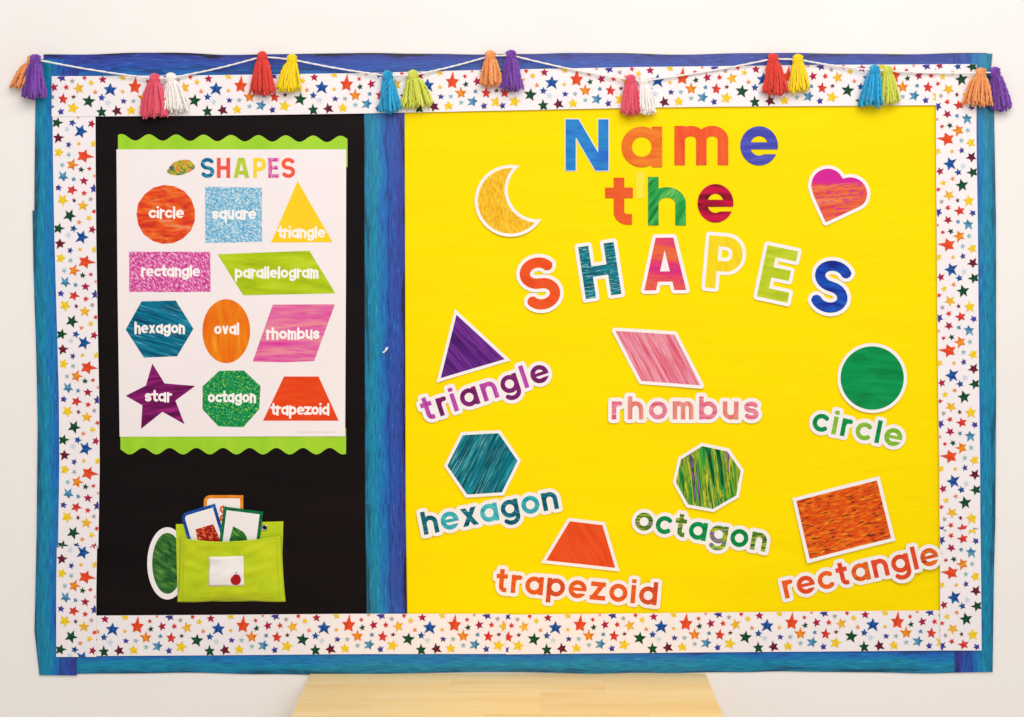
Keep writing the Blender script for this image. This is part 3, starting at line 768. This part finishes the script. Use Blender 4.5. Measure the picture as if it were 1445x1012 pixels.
shape('hexagon_cutout', z((570,600),k,(312,52),(500,42),(600,187),(518,353),(335,365),(230,213)), (681,654.5),
      paint('face_teal_scratch', [(0.3,(0,50,62)),(0.45,(0,96,112)),(0.6,(6,132,150)),(0.75,(40,160,176))], -62, 60, 4, 4, seed=23, fleck=(150,214,222), fleckLW=(40,1.1), fleckpos=.63, fleckamt=.75), 'teal scratched hexagon with white border', 4.4)
shape('octagon_cutout', z((820,600),k,(640,110),(772,138),(842,240),(818,370),(695,440),(565,417),(500,300),(527,180)), (999.5,672.5),
      paint('face_grass', [(0.33,(20,40,22)),(0.39,(20,120,60)),(0.45,(50,160,60)),(0.49,(150,190,40)),(0.52,(40,90,34)),(0.56,(214,214,50)),(0.60,(50,130,60)),(0.64,(24,56,26)),(0.67,(150,100,180))], 84, 80, 6, 3, seed=25, warp=.7), 'green and purple grass-streaked octagon with white border', 4.4)
shape('trapezoid_cutout', [(804,735.3),(850,740.7),(868,800.7),(770.7,790.3)], (820,768),
      paint('face_tomato', [(0.3,(232,72,24)),(0.55,(242,86,34)),(0.75,(236,90,44))], 60, 40, 7, seed=25), 'red orange trapezoid with white border', 4.6)
shape('circle_cutout', None, (1230.2,533.3), paint('face_emerald', [(0.3,(0,128,64)),(0.5,(0,150,80)),(0.7,(6,164,92))], 3, 50, 10, 4, seed=26), 'emerald green circle with white border', 4.6, field=lambda X, Y: np.hypot(X, Y)-44.6)
shape('rectangle_cutout', z((1080,650),4.047,(175,228),(635,112),(715,440),(250,558)), (1190,732),
      paint('face_orange_dash', [(0.3,(214,66,14)),(0.5,(236,92,20)),(0.62,(246,124,24)),(0.74,(252,170,40))], -14, 12, 3.4, 3, seed=27, fleck=(84,30,20), fleckLW=(13,2.3), fleckpos=.61, fleckamt=.9), 'orange rectangle with dark dashes and white border', 5.0)
k = 3.373
def moon(X, Y):
    A = np.hypot(X, Y) - 46.2; B = 46 - np.hypot(X-37.5, Y-15.5); return np.maximum(A, B)
shape('moon_cutout', None, (720.5,283.5), paint('face_gold', [(0.32,(238,168,20)),(0.5,(252,196,34)),(0.68,(255,214,70))], 80, 7, 1.8, 2, seed=28, fleck=(200,120,20), fleckLW=(8,1.4), fleckpos=.63, fleckamt=.6), 'golden crescent moon with white border', 4.4, field=moon, group='shape cut-outs on yellow paper')
hp = [(893,553),(862,484),(840,435),(827,395),(825,372),(833,342),(850,318),(875,303),(905,297),(935,304),(957,319),(975,345),(1000,339),(1025,340),(1050,349),(1072,367),(1086,392),(1090,420),(1084,447),(1070,467),(1050,480),(1000,503),(945,529)]
hp = z((900,150),3.374,*hp)
def smooth_pts(Q, sharp, n=4):
    out = []; m = len(Q)
    for i in range(m):
        p0, p1, p2, p3 = Q[(i-1) % m], Q[i], Q[(i+1) % m], Q[(i+2) % m]
        if i in sharp: p0 = p1
        if (i+1) % m in sharp: p3 = p2
        for j in range(n):
            t = j/n
            out.append(tuple(0.5*((2*p1[a]) + (-p0[a]+p2[a])*t + (2*p0[a]-5*p1[a]+4*p2[a]-p3[a])*t*t + (-p0[a]+3*p1[a]-3*p2[a]+p3[a])*t**3) for a in (0, 1)))
    return out
m = paint('face_heart', [(0.3,(226,70,60)),(0.5,(240,110,62)),(0.7,(244,140,80))], -6, 60, 5, 3, seed=29, fleck=(206,40,130), fleckLW=(11,2.4), fleckpos=.56, fleckamt=.8)
nt = m.node_tree; b = nt.nodes['Principled BSDF']; src = b.inputs['Base Color'].links[0].from_socket
tc = N(nt, 'ShaderNodeTexCoord'); sp = N(nt, 'ShaderNodeSeparateXYZ'); nt.links.new(tc.outputs['Object'], sp.inputs[0])
mr = N(nt, 'ShaderNodeMapRange'); mr.inputs[1].default_value = 13*S; mr.inputs[2].default_value = 19*S
nt.links.new(sp.outputs['Z'], mr.inputs[0])
mx = N(nt, 'ShaderNodeMix', data_type='RGBA'); mx.inputs[7].default_value = (*lin((212, 36, 150)), 1)
nt.links.new(mr.outputs[0], mx.inputs[0]); nt.links.new(src, mx.inputs[6]); nt.links.new(mx.outputs[2], b.inputs['Base Color'])
shape('heart_cutout', smooth_pts(hp, {0, 11}), (1183,275), m, 'magenta and orange heart with white border, tilted', 4.6, False)

# ------------------------------------------------------------------ word cut-outs
def pm(name, a, b_, seed, ang=0, **kw): return paint(name, [(0.32, a), (0.68, b_)], ang, 26, 4, 3, seed=seed, **kw)
plum, orchid = pm('word_plum', (104,18,88), (146,40,124), 31, 20), pm('word_orchid', (176,50,158), (208,96,192), 32, 70)
rose, salmon = pm('word_rose', (226,84,116), (244,160,180), 33), pm('word_salmon', (232,120,110), (246,164,150), 34, 90)
emer, leaf = pm('word_emerald', (0,130,60), (10,156,84), 35), pm('word_leaf', (110,176,40), (156,204,70), 36)
dteal, aqua = pm('word_deep_teal', (0,78,100), (20,126,146), 37, 8, fleck=(150,210,216), fleckLW=(24,1.3), fleckpos=.66), pm('word_aqua', (20,160,176), (90,200,206), 38, 20)
camo = paint('word_camo', [(0.34,(34,60,28)),(0.42,(90,150,50)),(0.48,(40,80,36)),(0.54,(204,214,50)),(0.6,(60,140,70)),(0.66,(150,100,170))], 2, 40, 4.5, 2, seed=39)
tang, tang2 = pm('word_tangerine', (234,84,26), (246,110,40), 40), pm('word_brick', (206,66,34), (234,96,46), 41)
dash = paint('word_dash', [(0.3,(220,74,24)),(0.6,(244,120,40))], -12, 14, 3, 2, seed=42, fleck=(110,40,24), fleckLW=(13,1.7), fleckpos=.6, fleckamt=.8)
verm = pm('word_vermilion', (226,66,36), (242,86,46), 43)
for text, xh, t, p0, p1, mats, lab, dd, bow in [
    ('triangle', 25.8, .25, (600.5,594.5), (777.5,536), [orchid,plum,orchid,plum,orchid,plum,orchid,plum], 'cut-out word triangle in plum and orchid letters', BD, 0),
    ('rhombus', 25.6, .25, (863,591.5), (1070,592), [rose,salmon], 'cut-out word rhombus in pale pink letters', BD, 0),
    ('circle', 25.4, .25, (1144,606.5), (1270,631.5), [emer,leaf,emer,leaf,emer,leaf], 'cut-out word circle in green letters', BD, 0),
    ('hexagon', 25.5, .25, (599,754.3), (789,717), [dteal,aqua,dteal,aqua,dteal,aqua,dteal], 'cut-out word hexagon in teal letters', BD, 0),
    ('octagon', 25.4, .25, (894,746), (1079,778), [camo,emer,camo,emer,camo,emer,camo], 'cut-out word octagon in mixed green letters', BD, 0),
    ('trapezoid', 25.6, .25, (699,834), (926,853.5), [tang,tang,tang,tang2,tang], 'cut-out word trapezoid in orange letters', BD, 0),
    ('rectangle', 25.6, .25, (1108,844.5), (1325,794.5), [tang,verm,tang,verm,dash,verm,verm,verm,dash], 'cut-out word rectangle in orange and vermilion letters, touching the star strip', 8.3, 0)]:
    w = Word(text, xh, t, p0, p1, bow=bow)
    U, fx, fy, h, per = w.field(7, 0.5)
    e = empty('word_cutout', P(*w.org, dd), lab, 'word cutout', 'word cut-outs on yellow paper')
    cv = (lambda x, y: 2.2*(x/100)**2 + .8*max(0, 10-y)/40) if dd < 5 else (lambda x, y: max(-5.6, min(0, (x-80)*.08)))
    big = lambda L: abs(sum(L[i-1][0]*L[i][1]-L[i][0]*L[i-1][1] for i in range(len(L))))/2 > 30
    slab('card', [L for L in contours(U, fx, fy, h, 5.2) if big(L)], 0.6, M['white_card'], e, 0, cv)
    for i, (c, F, lx, ly) in enumerate(per):
        slab('letter', contours(F, lx, ly, h*1.0, 0.0), 0.12, mats[i % len(mats)], e, 0.61, cv)

# pale rectangular patch beside the letter h
m, nt, b = new_mat('pale_patch', 0.25, 0.5)
b.inputs['Base Color'].default_value = (*lin((255, 224, 34)), 1)
e = slab('paper_patch', [[(-6, -19), (6, -19), (6, 19), (-6, 19)]], 0.08, m)
e.location = P(903.5, 261, BD+0.1); tag(e, 'small pale rectangular patch on yellow paper between letters t and h', 'patch')

# ------------------------------------------------------------------ pocket, cards and round cut-out
k = 5.621
def pk(x, y): return (180+x/k, 680+y/k)
m, nt, b = new_mat('lime_fabric', 0.5, 0.25)
v = coords(nt, 20, 40, 26); n = N(nt, 'ShaderNodeTexNoise'); n.inputs['Scale'].default_value = 1; n.inputs['Detail'].default_value = 3
nt.links.new(v, n.inputs[0]); r = ramp(nt, [(0.3, (182, 204, 14)), (0.7, (204, 216, 16))]); nt.links.new(n.outputs['Fac'], r.inputs[0])
nt.links.new(r.outputs[0], b.inputs['Base Color'])
v2 = coords(nt, 0, 0.9, 0.9); w1 = N(nt, 'ShaderNodeTexNoise'); w1.inputs['Scale'].default_value = 1
nt.links.new(v2, w1.inputs[0]); bump(nt, b, w1.outputs['Fac'], .25, .0004)
b.inputs['Sheen Weight'].default_value = 0.15
M['lime_fabric'] = m
M['thread'] = plain('thread', (150, 176, 24), .05)
e = empty('storage_pocket', P(*pk(820, 948), 1.7), 'lime green fabric pocket with white label window, pinned to black paper', 'pocket', None)
eo = pk(820, 948); eoV = P(*eo, 1.7)
ribbon('back_panel', [pk(385,334), pk(392,640), pk(398,948)], [pk(1237,312), pk(1228,640), pk(1250,943)], 2.2, 0.4, M['lime_fabric'], e, step=6, across=20, amp=.3, wl=30, seed=41, org=eoV)
def lerp2(a, b_, t): return (a[0]+(b_[0]-a[0])*t, a[1]+(b_[1]-a[1])*t)
nu, nv = 72, 48; vs, fs = [], []
def front(u, v_):
    L = lerp2((397, 950), (418, 432), v_); Rr = lerp2((1255, 946), (1226, 420), v_)
    x, y = lerp2(L, Rr, u)
    y += v_**2*34*math.sin(math.pi*u)**.8*(1.15-.3*u) + (1-v_)**3*(5*math.sin(u*9)-6*math.sin(math.pi*u))
    x += 12*math.sin(v_*3.1)*(1-2*u)*.5
    su = max(0, math.sin(math.pi*min(1, max(0, u))))**.42; sv = min(1, (v_/.16))**.7 if v_ > 0 else 0
    dpt = 0.9 + su*sv*(9.0 + 2.5*v_)
    nn = mnoise.noise(Vector((u*4.2+v_*1.5, v_*3.4-u*2.2, 3.1)))*5.0 + mnoise.noise(Vector((u*9-v_*6, v_*5+u*3, 7.7)))*3.6
    fold = 4*math.exp(-((v_-.62+.5*u*(1-u))/.05)**2)*math.exp(-((u-.13)/.12)**2) + 3.5*math.exp(-((v_-.34-.2*u)/.06)**2)*math.exp(-((u-.8)/.15)**2)
    dpt += (nn + fold)*su*sv*.75
    return pk(x, y), max(.9, dpt)
for j in range(nv+1):
    for i in range(nu+1):
        (px, py), dp = front(i/nu, j/nv); vs.append(P(px, py, 1.7+dp) - eoV)
for j in range(nv):
    for i in range(nu): a = j*(nu+1)+i; fs.append((a, a+1, a+nu+2, a+nu+1))
me = bpy.data.meshes.new('front_panel'); me.from_pydata(vs, [], fs)
fo = link('front_panel', me, M['lime_fabric'], e, True)
sm = fo.modifiers.new('thick', 'SOLIDIFY'); sm.thickness = 0.0006; sm.offset = 0
def tube(bm, pts, r, sides=6, cap=True):
    rings = []
    for i, p in enumerate(pts):
        t = (pts[min(i+1, len(pts)-1)] - pts[max(i-1, 0)]).normalized()
        a = t.orthogonal().normalized() if i == 0 else (prev - t*prev.dot(t)).normalized()
        prev = a; b_ = t.cross(a); rr = r[i] if isinstance(r, list) else r
        rings.append([bm.verts.new(p + a*rr*math.cos(2*math.pi*k/sides) + b_*rr*math.sin(2*math.pi*k/sides)) for k in range(sides)])
    for i in range(len(rings)-1):
        for k in range(sides): bm.faces.new((rings[i][k], rings[i][(k+1) % sides], rings[i+1][(k+1) % sides], rings[i+1][k]))
    if cap:
        bm.faces.new(rings[0][::-1]); bm.faces.new(rings[-1])
def stitch_line(path_uv, name):
    bm = bmesh.new(); pts = []
    for u, v_ in path_uv: (px, py), dp = front(u, v_); pts.append(P(px, py, 1.7+dp+.42) - eoV)
    for i in range(0, len(pts)-1):
        a, b_ = pts[i], pts[i].lerp(pts[i+1], .68)
        tube(bm, [a, b_], 0.00038, 5)
    from_bm(name, bm, M['thread'], fo)
stitch_line([(.045, .03+.94*t/40) for t in range(41)], 'side_stitching')
stitch_line([(.955, .03+.94*t/40) for t in range(41)], 'side_stitching')
stitch_line([(.05+.9*t/60, .06) for t in range(61)], 'hem_stitching')
stitch_line([(.03+.94*t/64, .975) for t in range(65)], 'rim_stitching')
# label window: follows the bulge
nu2, nv2 = 14, 12; vs, fs = [], []
for j in range(nv2+1):
    for i in range(nu2+1):
        u, v_ = .295+.335*i/nu2, .255+.485*j/nv2
        (px, py), dp = front(u, v_); vs.append(P(px, py, 1.7+dp+1.0) - eoV)
for j in range(nv2):
    for i in range(nu2): a = j*(nu2+1)+i; fs.append((a, a+1, a+nu2+2, a+nu2+1))
me = bpy.data.meshes.new('label_window'); me.from_pydata(vs, [], fs)
lw = link('label_window', me, M['white_card'], e, True)
sm = lw.modifiers.new('thick', 'SOLIDIFY'); sm.thickness = 0.0005; sm.offset = 0
lapple = paint('apple_red', [(0.3,(150,16,30)),(0.6,(196,30,40))], 80, 8, 3, seed=51)
ap = [(7.2*math.cos(a)*(1-.06*math.sin(a)), 8.0*math.sin(a) - (1.6*math.exp(-(math.cos(a)/.3)**2) if math.sin(a) > 0 else 0)) for a in [2*math.pi*i/26 for i in range(26)]]
apl = pk(868, 762)
mxd = max(front(u, v_)[1] for u in (.52, .55, .58) for v_ in (.32, .36, .4))
ao = slab('printed_apple', [[(x+apl[0]-eo[0], y+eo[1]-apl[1]) for x, y in ap]], 0.1, lapple, lw, 1.3 + mxd)
ao2 = slab('printed_apple_stem', [[(x+apl[0]-eo[0], y+eo[1]-apl[1]) for x, y in [(-.5, 6), (.5, 6), (1.3, 11), (.4, 11.2)]]], 0.1, plain('stem_brown', (90, 50, 30)), lw, 1.3 + mxd)
M['steel'] = new_mat('nickel', .28)[0]; M['steel'].node_tree.nodes['Principled BSDF'].inputs['Metallic'].default_value = 1
M['steel'].node_tree.nodes['Principled BSDF'].inputs['Base Color'].default_value = (.62, .6, .56, 1)
bm = bmesh.new(); gx, gy = pk(1090, 361); gc = P(gx, gy, 3.2) - eoV
ringp = [gc + Vector((3.6*S*math.cos(2*math.pi*i/24), 0, 3.6*S*math.sin(2*math.pi*i/24))) for i in range(25)]
tube(bm, ringp, 0.9*S, 8, False)
gr = from_bm('grommet', bm, M['steel'], e, True)
slab('grommet_hole', [[(gx-eo[0]+2.9*math.cos(2*math.pi*i/20), eo[1]-gy+2.9*math.sin(2*math.pi*i/20)) for i in range(20)]], .2, M['black_paper'], gr, .8)

def rrect(w_, h_, rads):          # centre at 0; radii for tl, tr, br, bl
    out = []
    for (cx, cy, a0), r_ in zip([(-w_/2, h_/2, 180), (w_/2, h_/2, 90), (w_/2, -h_/2, 0), (-w_/2, -h_/2, -90)], rads):
        sx_ = 1 if cx < 0 else -1; sy_ = -1 if cy > 0 else 1
        if r_ == 0: out.append((cx, cy)); continue
        for q in range(7):
            a = math.radians(a0 - 90*q/6); out.append((cx+sx_*r_ + r_*math.cos(a), cy+sy_*r_ + r_*math.sin(a)))
    return out
def flash(cxy, w_, h_, rot, mat, d, lab, rads, extra):
    e = empty('flash_card', P(*cxy, d), lab, 'card', 'flash cards in the lime pocket'); e.rotation_euler = (0, -math.radians(rot), 0)
    slab('card', [rrect(w_, h_, rads)], .35, mat, e, 0)
    f = slab('card_face', [rrect(w_-9, h_-9, [max(0, x-4) for x in rads])], .08, M['white_card'], e, .37)
    for nm, loops, mt in extra: slab(nm, loops, .08, mt, f, .47)
corange = paint('card_orange', [(0.3,(232,120,24)),(0.7,(250,164,44))], 20, 9, 3, seed=61)
cblue = paint('card_blue', [(0.3,(12,40,120)),(0.55,(30,84,180)),(0.7,(60,130,200))], 30, 8, 3, seed=62)
cgreen = paint('card_green', [(0.3,(0,84,50)),(0.7,(20,130,74))], 0, 12, 3, seed=63)
redtex = paint('card_red_check', [(0.4,(150,26,20)),(0.55,(206,50,34)),(0.64,(244,150,90))], 40, 4, 2.4, 2, seed=64)
leafm = paint('card_leaf', [(0.3,(18,70,30)),(0.55,(60,136,50)),(0.7,(140,176,90))], 30, 12, 3, seed=65)
w = Word('ne', 11, .25, (0, 0), (22, 0)); U, fx, fy, h, per = w.field(1, .35)
wl = [[(-(y) + 5.5, x + 9.5) for x, y in L] for L in contours(U, fx, fy, h, 0, .05)]
flash(pk(764, 300), 55.6, 70, 0, corange, 3.2, 'flash card with orange border and sideways orange letters, standing tallest in pocket', [9, 0, 0, 0], [('printed_letters', wl, nrust)])
flash(pk(607, 372), 51, 60, 16.5, cblue, 4.0, 'tilted flash card with blue border and red textured patch', [9, 0, 0, 0],
      [('printed_patch', [[(-14, -25), (-11, 3), (15, 3), (18, -20), (18, -25)]], redtex)])
flash(pk(903, 374), 56, 58, -7.2, cgreen, 4.8, 'tilted flash card with green border and printed leaf', [0, 0, 0, 0],
      [('printed_leaf', [[(-15, -23), (-11.5, 3), (-4, 0.5), (4, -3), (9, -9), (12.5, -18), (13.5, -23)]], leafm)])
ec = pk(318, 645)
e = empty('round_cutout', P(*ec, 1.75), 'plain green oval cut-out with white border tucked behind the lime pocket', 'cutout')
ell = lambda a, b_, n_=44: [(a*math.cos(2*math.pi*i/n_), b_*math.sin(2*math.pi*i/n_)) for i in range(n_)]
slab('card', [ell(28.5, 51)], .3, M['white_card'], e, 0)
slab('cutout_face', [ell(21.5, 43)], .06, paint('card_moss', [(0.3,(24,66,30)),(0.5,(50,112,50)),(0.66,(84,140,60)),(0.76,(130,160,70))], 30, 16, 5, 3, seed=66), e, .31)

# ------------------------------------------------------------------ tassel garland
def yarn_mat(name, c, c2):
    m, nt, b = new_mat('yarn_' + name, .85, .15)
    gi = N(nt, 'ShaderNodeNewGeometry'); r = ramp(nt, [(0, c), (1, c2)])
    nt.links.new(gi.outputs['Random Per Island'], r.inputs[0]); nt.links.new(r.outputs[0], b.inputs['Base Color'])
    b.inputs['Sheen Weight'].default_value = .25
    v = coords(nt, 30, .9, .9); n = N(nt, 'ShaderNodeTexNoise'); n.inputs['Scale'].default_value = 1; n.inputs['Detail'].default_value = 2
    nt.links.new(v, n.inputs[0]); bump(nt, b, n.outputs['Fac'], .5, .0006)
    return m
Y = {'peach': yarn_mat('peach', (236,140,74), (255,190,126)), 'purple': yarn_mat('purple', (104,50,150), (152,92,196)),
     'pink': yarn_mat('pink', (226,74,102), (246,112,132)), 'white': yarn_mat('white', (248,240,234), (255,248,244)),
     'red': yarn_mat('red', (222,56,48), (242,84,66)), 'yellow': yarn_mat('yellow', (248,214,10), (255,230,40)),
     'blue': yarn_mat('blue', (0,136,196), (70,196,234)), 'lime': yarn_mat('lime', (206,212,66), (232,234,112))}
M['cord'] = plain('cotton_cord', (246, 240, 236), .03, 3, .8, .1)
def yarn(bm, pts, r, tw):
    """two-ply yarn: an oval section that twists along the strand"""
    rings = []; sides = 6
    for i, p in enumerate(pts):
        t = (pts[min(i+1, len(pts)-1)] - pts[max(i-1, 0)]).normalized()
        a = t.orthogonal().normalized() if i == 0 else (prev - t*prev.dot(t)).normalized()
        prev = a; b_ = t.cross(a); ph = tw + i*1.15; f = .72 if i == len(pts)-1 else 1
        ring = []
        for k in range(sides):
            th = 2*math.pi*k/sides; rr = r*f*(1 + .30*math.cos(2*(th-ph)))
            ring.append(bm.verts.new(p + a*rr*math.cos(th) + b_*rr*math.sin(th)))
        rings.append(ring)
    for i in range(len(rings)-1):
        for k in range(sides): bm.faces.new((rings[i][k], rings[i][(k+1) % sides], rings[i+1][(k+1) % sides], rings[i+1][k]))
    bm.faces.new(rings[0][::-1]); bm.faces.new(rings[-1])
def tassel(cx, ytop, ybot, xl, xr, col, lab, seed, d=17.0, strands=46):
    g = random.Random(seed); kf = (D - d*.001)/D
    loc = P(722.5 + (cx-722.5)*kf, 302 + (ytop-302)*kf, d)
    e = empty('tassel', loc, lab, 'tassel', 'yarn tassels on the garland')
    hh = 13.0; H = ybot-ytop-hh
    half = (xr-xl)/2; mid = (xl+xr)/2 - cx
    V = lambda x, y, zz: Vector((x*S, y*S, zz*S))        # pixels, y towards the wall
    bm = bmesh.new()
    for i in range(16):                                  # the looped head
        a = math.pi*i/16 + g.uniform(-.1, .1); rr = g.uniform(7.0, 9.2)
        pts = []
        for q in range(9):
            th = math.pi*(q/8); w_ = rr*math.sin(th)**.7 if 0 < q < 8 else 0
            x = math.cos(th)*(rr if 1 < q < 7 else rr*.7); up = math.sin(th)*(7.5+g.uniform(-.6, .6))
            pts.append(V(math.cos(a)*x*1.0, math.sin(a)*x*.8, -hh+4.5+up))
        yarn(bm, pts, 1.45*S, g.uniform(0, 6))
    from_bm('head', bm, Y[col], e, True)
    bm = bmesh.new()
    for i in range(3):
        rr = 6.6 - .2*i; zz = -hh+4.6-i*2.1
        yarn(bm, [V(rr*1.05*math.cos(2*math.pi*q/18), rr*.85*math.sin(2*math.pi*q/18), zz+.7*math.sin(q*.5+i)) for q in range(19)], 1.25*S, i)
    from_bm('neck_binding', bm, Y[col], e, True)
    bm = bmesh.new()
    for i in range(strands):
        a = 2.39996*i + g.uniform(-.2, .2); f = math.sqrt((i+.5)/strands)
        nx, ny = math.cos(a)*f, math.sin(a)*f
        Ls = H*g.uniform(.84, 1.0)*(1 - .06*f) + (g.uniform(0, 4) if g.random() < .1 else 0); bulge = g.uniform(.75, 1.05)
        wob_ = g.uniform(0, 6); wa = g.uniform(.4, 1.7); k_ = 15; pts = []
        ex = nx*half*.93 + mid + g.uniform(-1.4, 1.4); ey = ny*min(10.0, half*.62)
        for q in range(k_):
            t = q/(k_-1); s_ = t**.5*bulge + t*(1-bulge)
            x = nx*5.2*(1-s_) + ex*s_ + wa*math.sin(wob_+t*6)*t
            y = ny*4.4*(1-s_) + ey*s_ + wa*.7*math.cos(wob_*2+t*5)*t
            pts.append(V(x, min(y, d*.8-3.8-2.0), -hh+2.0 - Ls*t - (2-2*t)*0))
        yarn(bm, pts, g.uniform(1.45, 1.85)*S, g.uniform(0, 6))
    from_bm('skirt', bm, Y[col], e, True)
    return loc
TS = [ # x, top, bottom, left, right, colour, label, depth
 (46,78,129,12,44,'peach','peach tassel half hidden behind a purple tassel at the end of the garland',14),
 (50,77,144,28,66,'purple','purple tassel in front of a peach tassel at the end of the garland',24),
 (218,104,173,194,238,'pink','pink tassel beside a white one, over the black paper',17),
 (241,103,163,228,269,'white','white tassel beside a pink one, over the black paper',15),
 (370,73,138,352,389,'red','red tassel on the garland above the shapes poster',17),
 (412,77,134,387,427,'yellow','yellow tassel on the garland above the shapes poster',17),
 (547,100,164,532,566,'blue','sky blue tassel above the blue strip between black and yellow paper',18),
 (583,99,157,564,613,'lime','pale lime tassel over the corner of the yellow paper',16),
 (692,72,126,676,711,'peach','peach tassel above the gap between the moon and the black paper',17),
 (721,71,133,705,740,'purple','purple tassel hanging above the crescent moon',17),
 (890,106,168,873,908,'pink','pink tassel directly above the word Name',18),
 (908,107,166,896,927,'white','white tassel directly above the word Name',15),
 (1091,76,139,1075,1113,'red','red tassel on the garland above the letter e of Name',17),
 (1126,77,134,1111,1143,'yellow','yellow tassel on the garland between the letter e of Name and the heart',17),
 (1234,92,154,1210,1250,'blue','sky blue tassel above the heart, in front of a lime tassel',21),
 (1252,93,151,1238,1271,'lime','lime tassel above the heart, partly behind a sky blue tassel',15),
 (1384,96,154,1355,1406,'peach','peach tassel on the corner of the board, in front of a purple tassel',19),
 (1404,95,162,1397,1427,'purple','purple tassel on the corner of the board, partly behind a peach tassel',15)]
locs = []
for i, (x, a, b_, l, r_, c, lab, d) in enumerate(TS): locs.append(tassel(x, a, b_, l, r_, c, lab, 300+i, d))
# the cord threads through the heads
cp = []
for i, L in enumerate(locs):
    q = L + Vector((0, 0, -7*S))
    if cp:
        p = cp[-1]; gap = (q-p).length
        if gap > 70*S:
            for t in (.2, .4, .6, .8):
                w_ = p.lerp(q, t); w_.y = p.y + (q.y-p.y)*t + .006*math.sin(math.pi*t); w_.z -= 1.2*S*math.sin(math.pi*t)*(gap/(120*S)); cp.append(w_)
    cp.append(q)
fine_pts = []
for i in range(len(cp)-1):
    for t in range(6): fine_pts.append(cp[i].lerp(cp[i+1], t/6))
fine_pts.append(cp[-1])
bm = bmesh.new(); org = fine_pts[0].copy()
yarn(bm, [p-org for p in fine_pts], 1.25*S, 0)
o = from_bm('garland_cord', bm, M['cord'], None, True); o.location = org
tag(o, 'thin white cord swagged along the top of the board, carrying the tassels', 'cord')

# ------------------------------------------------------------------ wooden table below the board
m, nt, b = new_mat('pale_maple', .42, .35)
oi = N(nt, 'ShaderNodeObjectInfo')
tc = N(nt, 'ShaderNodeTexCoord'); vm = N(nt, 'ShaderNodeVectorMath', operation='MULTIPLY_ADD'); 
cmb = N(nt, 'ShaderNodeCombineXYZ')
for s_ in range(3): nt.links.new(oi.outputs['Random'], cmb.inputs[s_])
vm.inputs[1].default_value = (1, 1, 1)
sc_ = N(nt, 'ShaderNodeVectorMath', operation='SCALE'); sc_.inputs['Scale'].default_value = 13; nt.links.new(cmb.outputs[0], sc_.inputs[0])
nt.links.new(tc.outputs['Object'], vm.inputs[0]); nt.links.new(sc_.outputs[0], vm.inputs[2])
mp = N(nt, 'ShaderNodeMapping'); mp.inputs['Scale'].default_value = (2.4, 22, 22); nt.links.new(vm.outputs[0], mp.inputs[0])
n = N(nt, 'ShaderNodeTexNoise'); n.inputs['Scale'].default_value = 1; n.inputs['Detail'].default_value = 6; n.inputs['Distortion'].default_value = .8
nt.links.new(mp.outputs[0], n.inputs[0]); r = ramp(nt, [(0.3, (250, 212, 142)), (0.5, (253, 222, 160)), (0.72, (255, 231, 182))]); nt.links.new(n.outputs['Fac'], r.inputs[0])
hs = N(nt, 'ShaderNodeHueSaturation'); mr = N(nt, 'ShaderNodeMapRange'); mr.inputs[3].default_value = .96; mr.inputs[4].default_value = 1.03
nt.links.new(oi.outputs['Random'], mr.inputs[0]); nt.links.new(mr.outputs[0], hs.inputs['Value']); nt.links.new(r.outputs[0], hs.inputs['Color'])
nt.links.new(hs.outputs[0], b.inputs['Base Color']); bump(nt, b, n.outputs['Fac'], .06, .0006)
M['maple'] = m
XL, XR = (437.8-722.5)*S, (995.5-722.5)*S; TZ = ZC - 648*S; TD = .60; TH = .028
e = empty('wooden_table', ((XL+XR)/2, -TD/2, 0), 'pale wooden table with laminated board top standing against the wall below the board', 'table')
eo3 = Vector(e.location)
g = random.Random(8); rows = 5; rw = (TD-.004)/rows
for rI in range(rows):
    cuts = [XL] + sorted([XL + (XR-XL)*f for f in ((.36, .74), (.18, .58), (.45, .83), (.27, .66))[rI % 4]]) + [XR]
    for a, b_ in zip(cuts[:-1], cuts[1:]):
        bm = bmesh.new()
        L = b_-a+.00002
        box_bm(bm, (0, 0, 0), (L, rw+.00002, TH), .0004)
        o = from_bm('board', bm, M['maple'], e); o.location = Vector(((a+b_)/2, -.004-rw*(rI+.5), TZ-TH/2)) - eo3
for sx_ in (0, 1):
    for sy_ in (0, 1):
        bm = bmesh.new(); box_bm(bm, (0, 0, 0), (.045, .045, TZ-TH), .003)
        o = from_bm('leg', bm, M['maple'], e); o.location = Vector(((XL+.04, XR-.04)[sx_], (-.045, -TD+.04)[sy_], (TZ-TH)/2)) - eo3
for sy_ in (-.045, -TD+.04):
    bm = bmesh.new(); box_bm(bm, (0, 0, 0), (XR-XL-.125, .02, .07), .002)
    o = from_bm('apron', bm, M['maple'], e); o.location = Vector(((XL+XR)/2, sy_, TZ-TH-.035)) - eo3
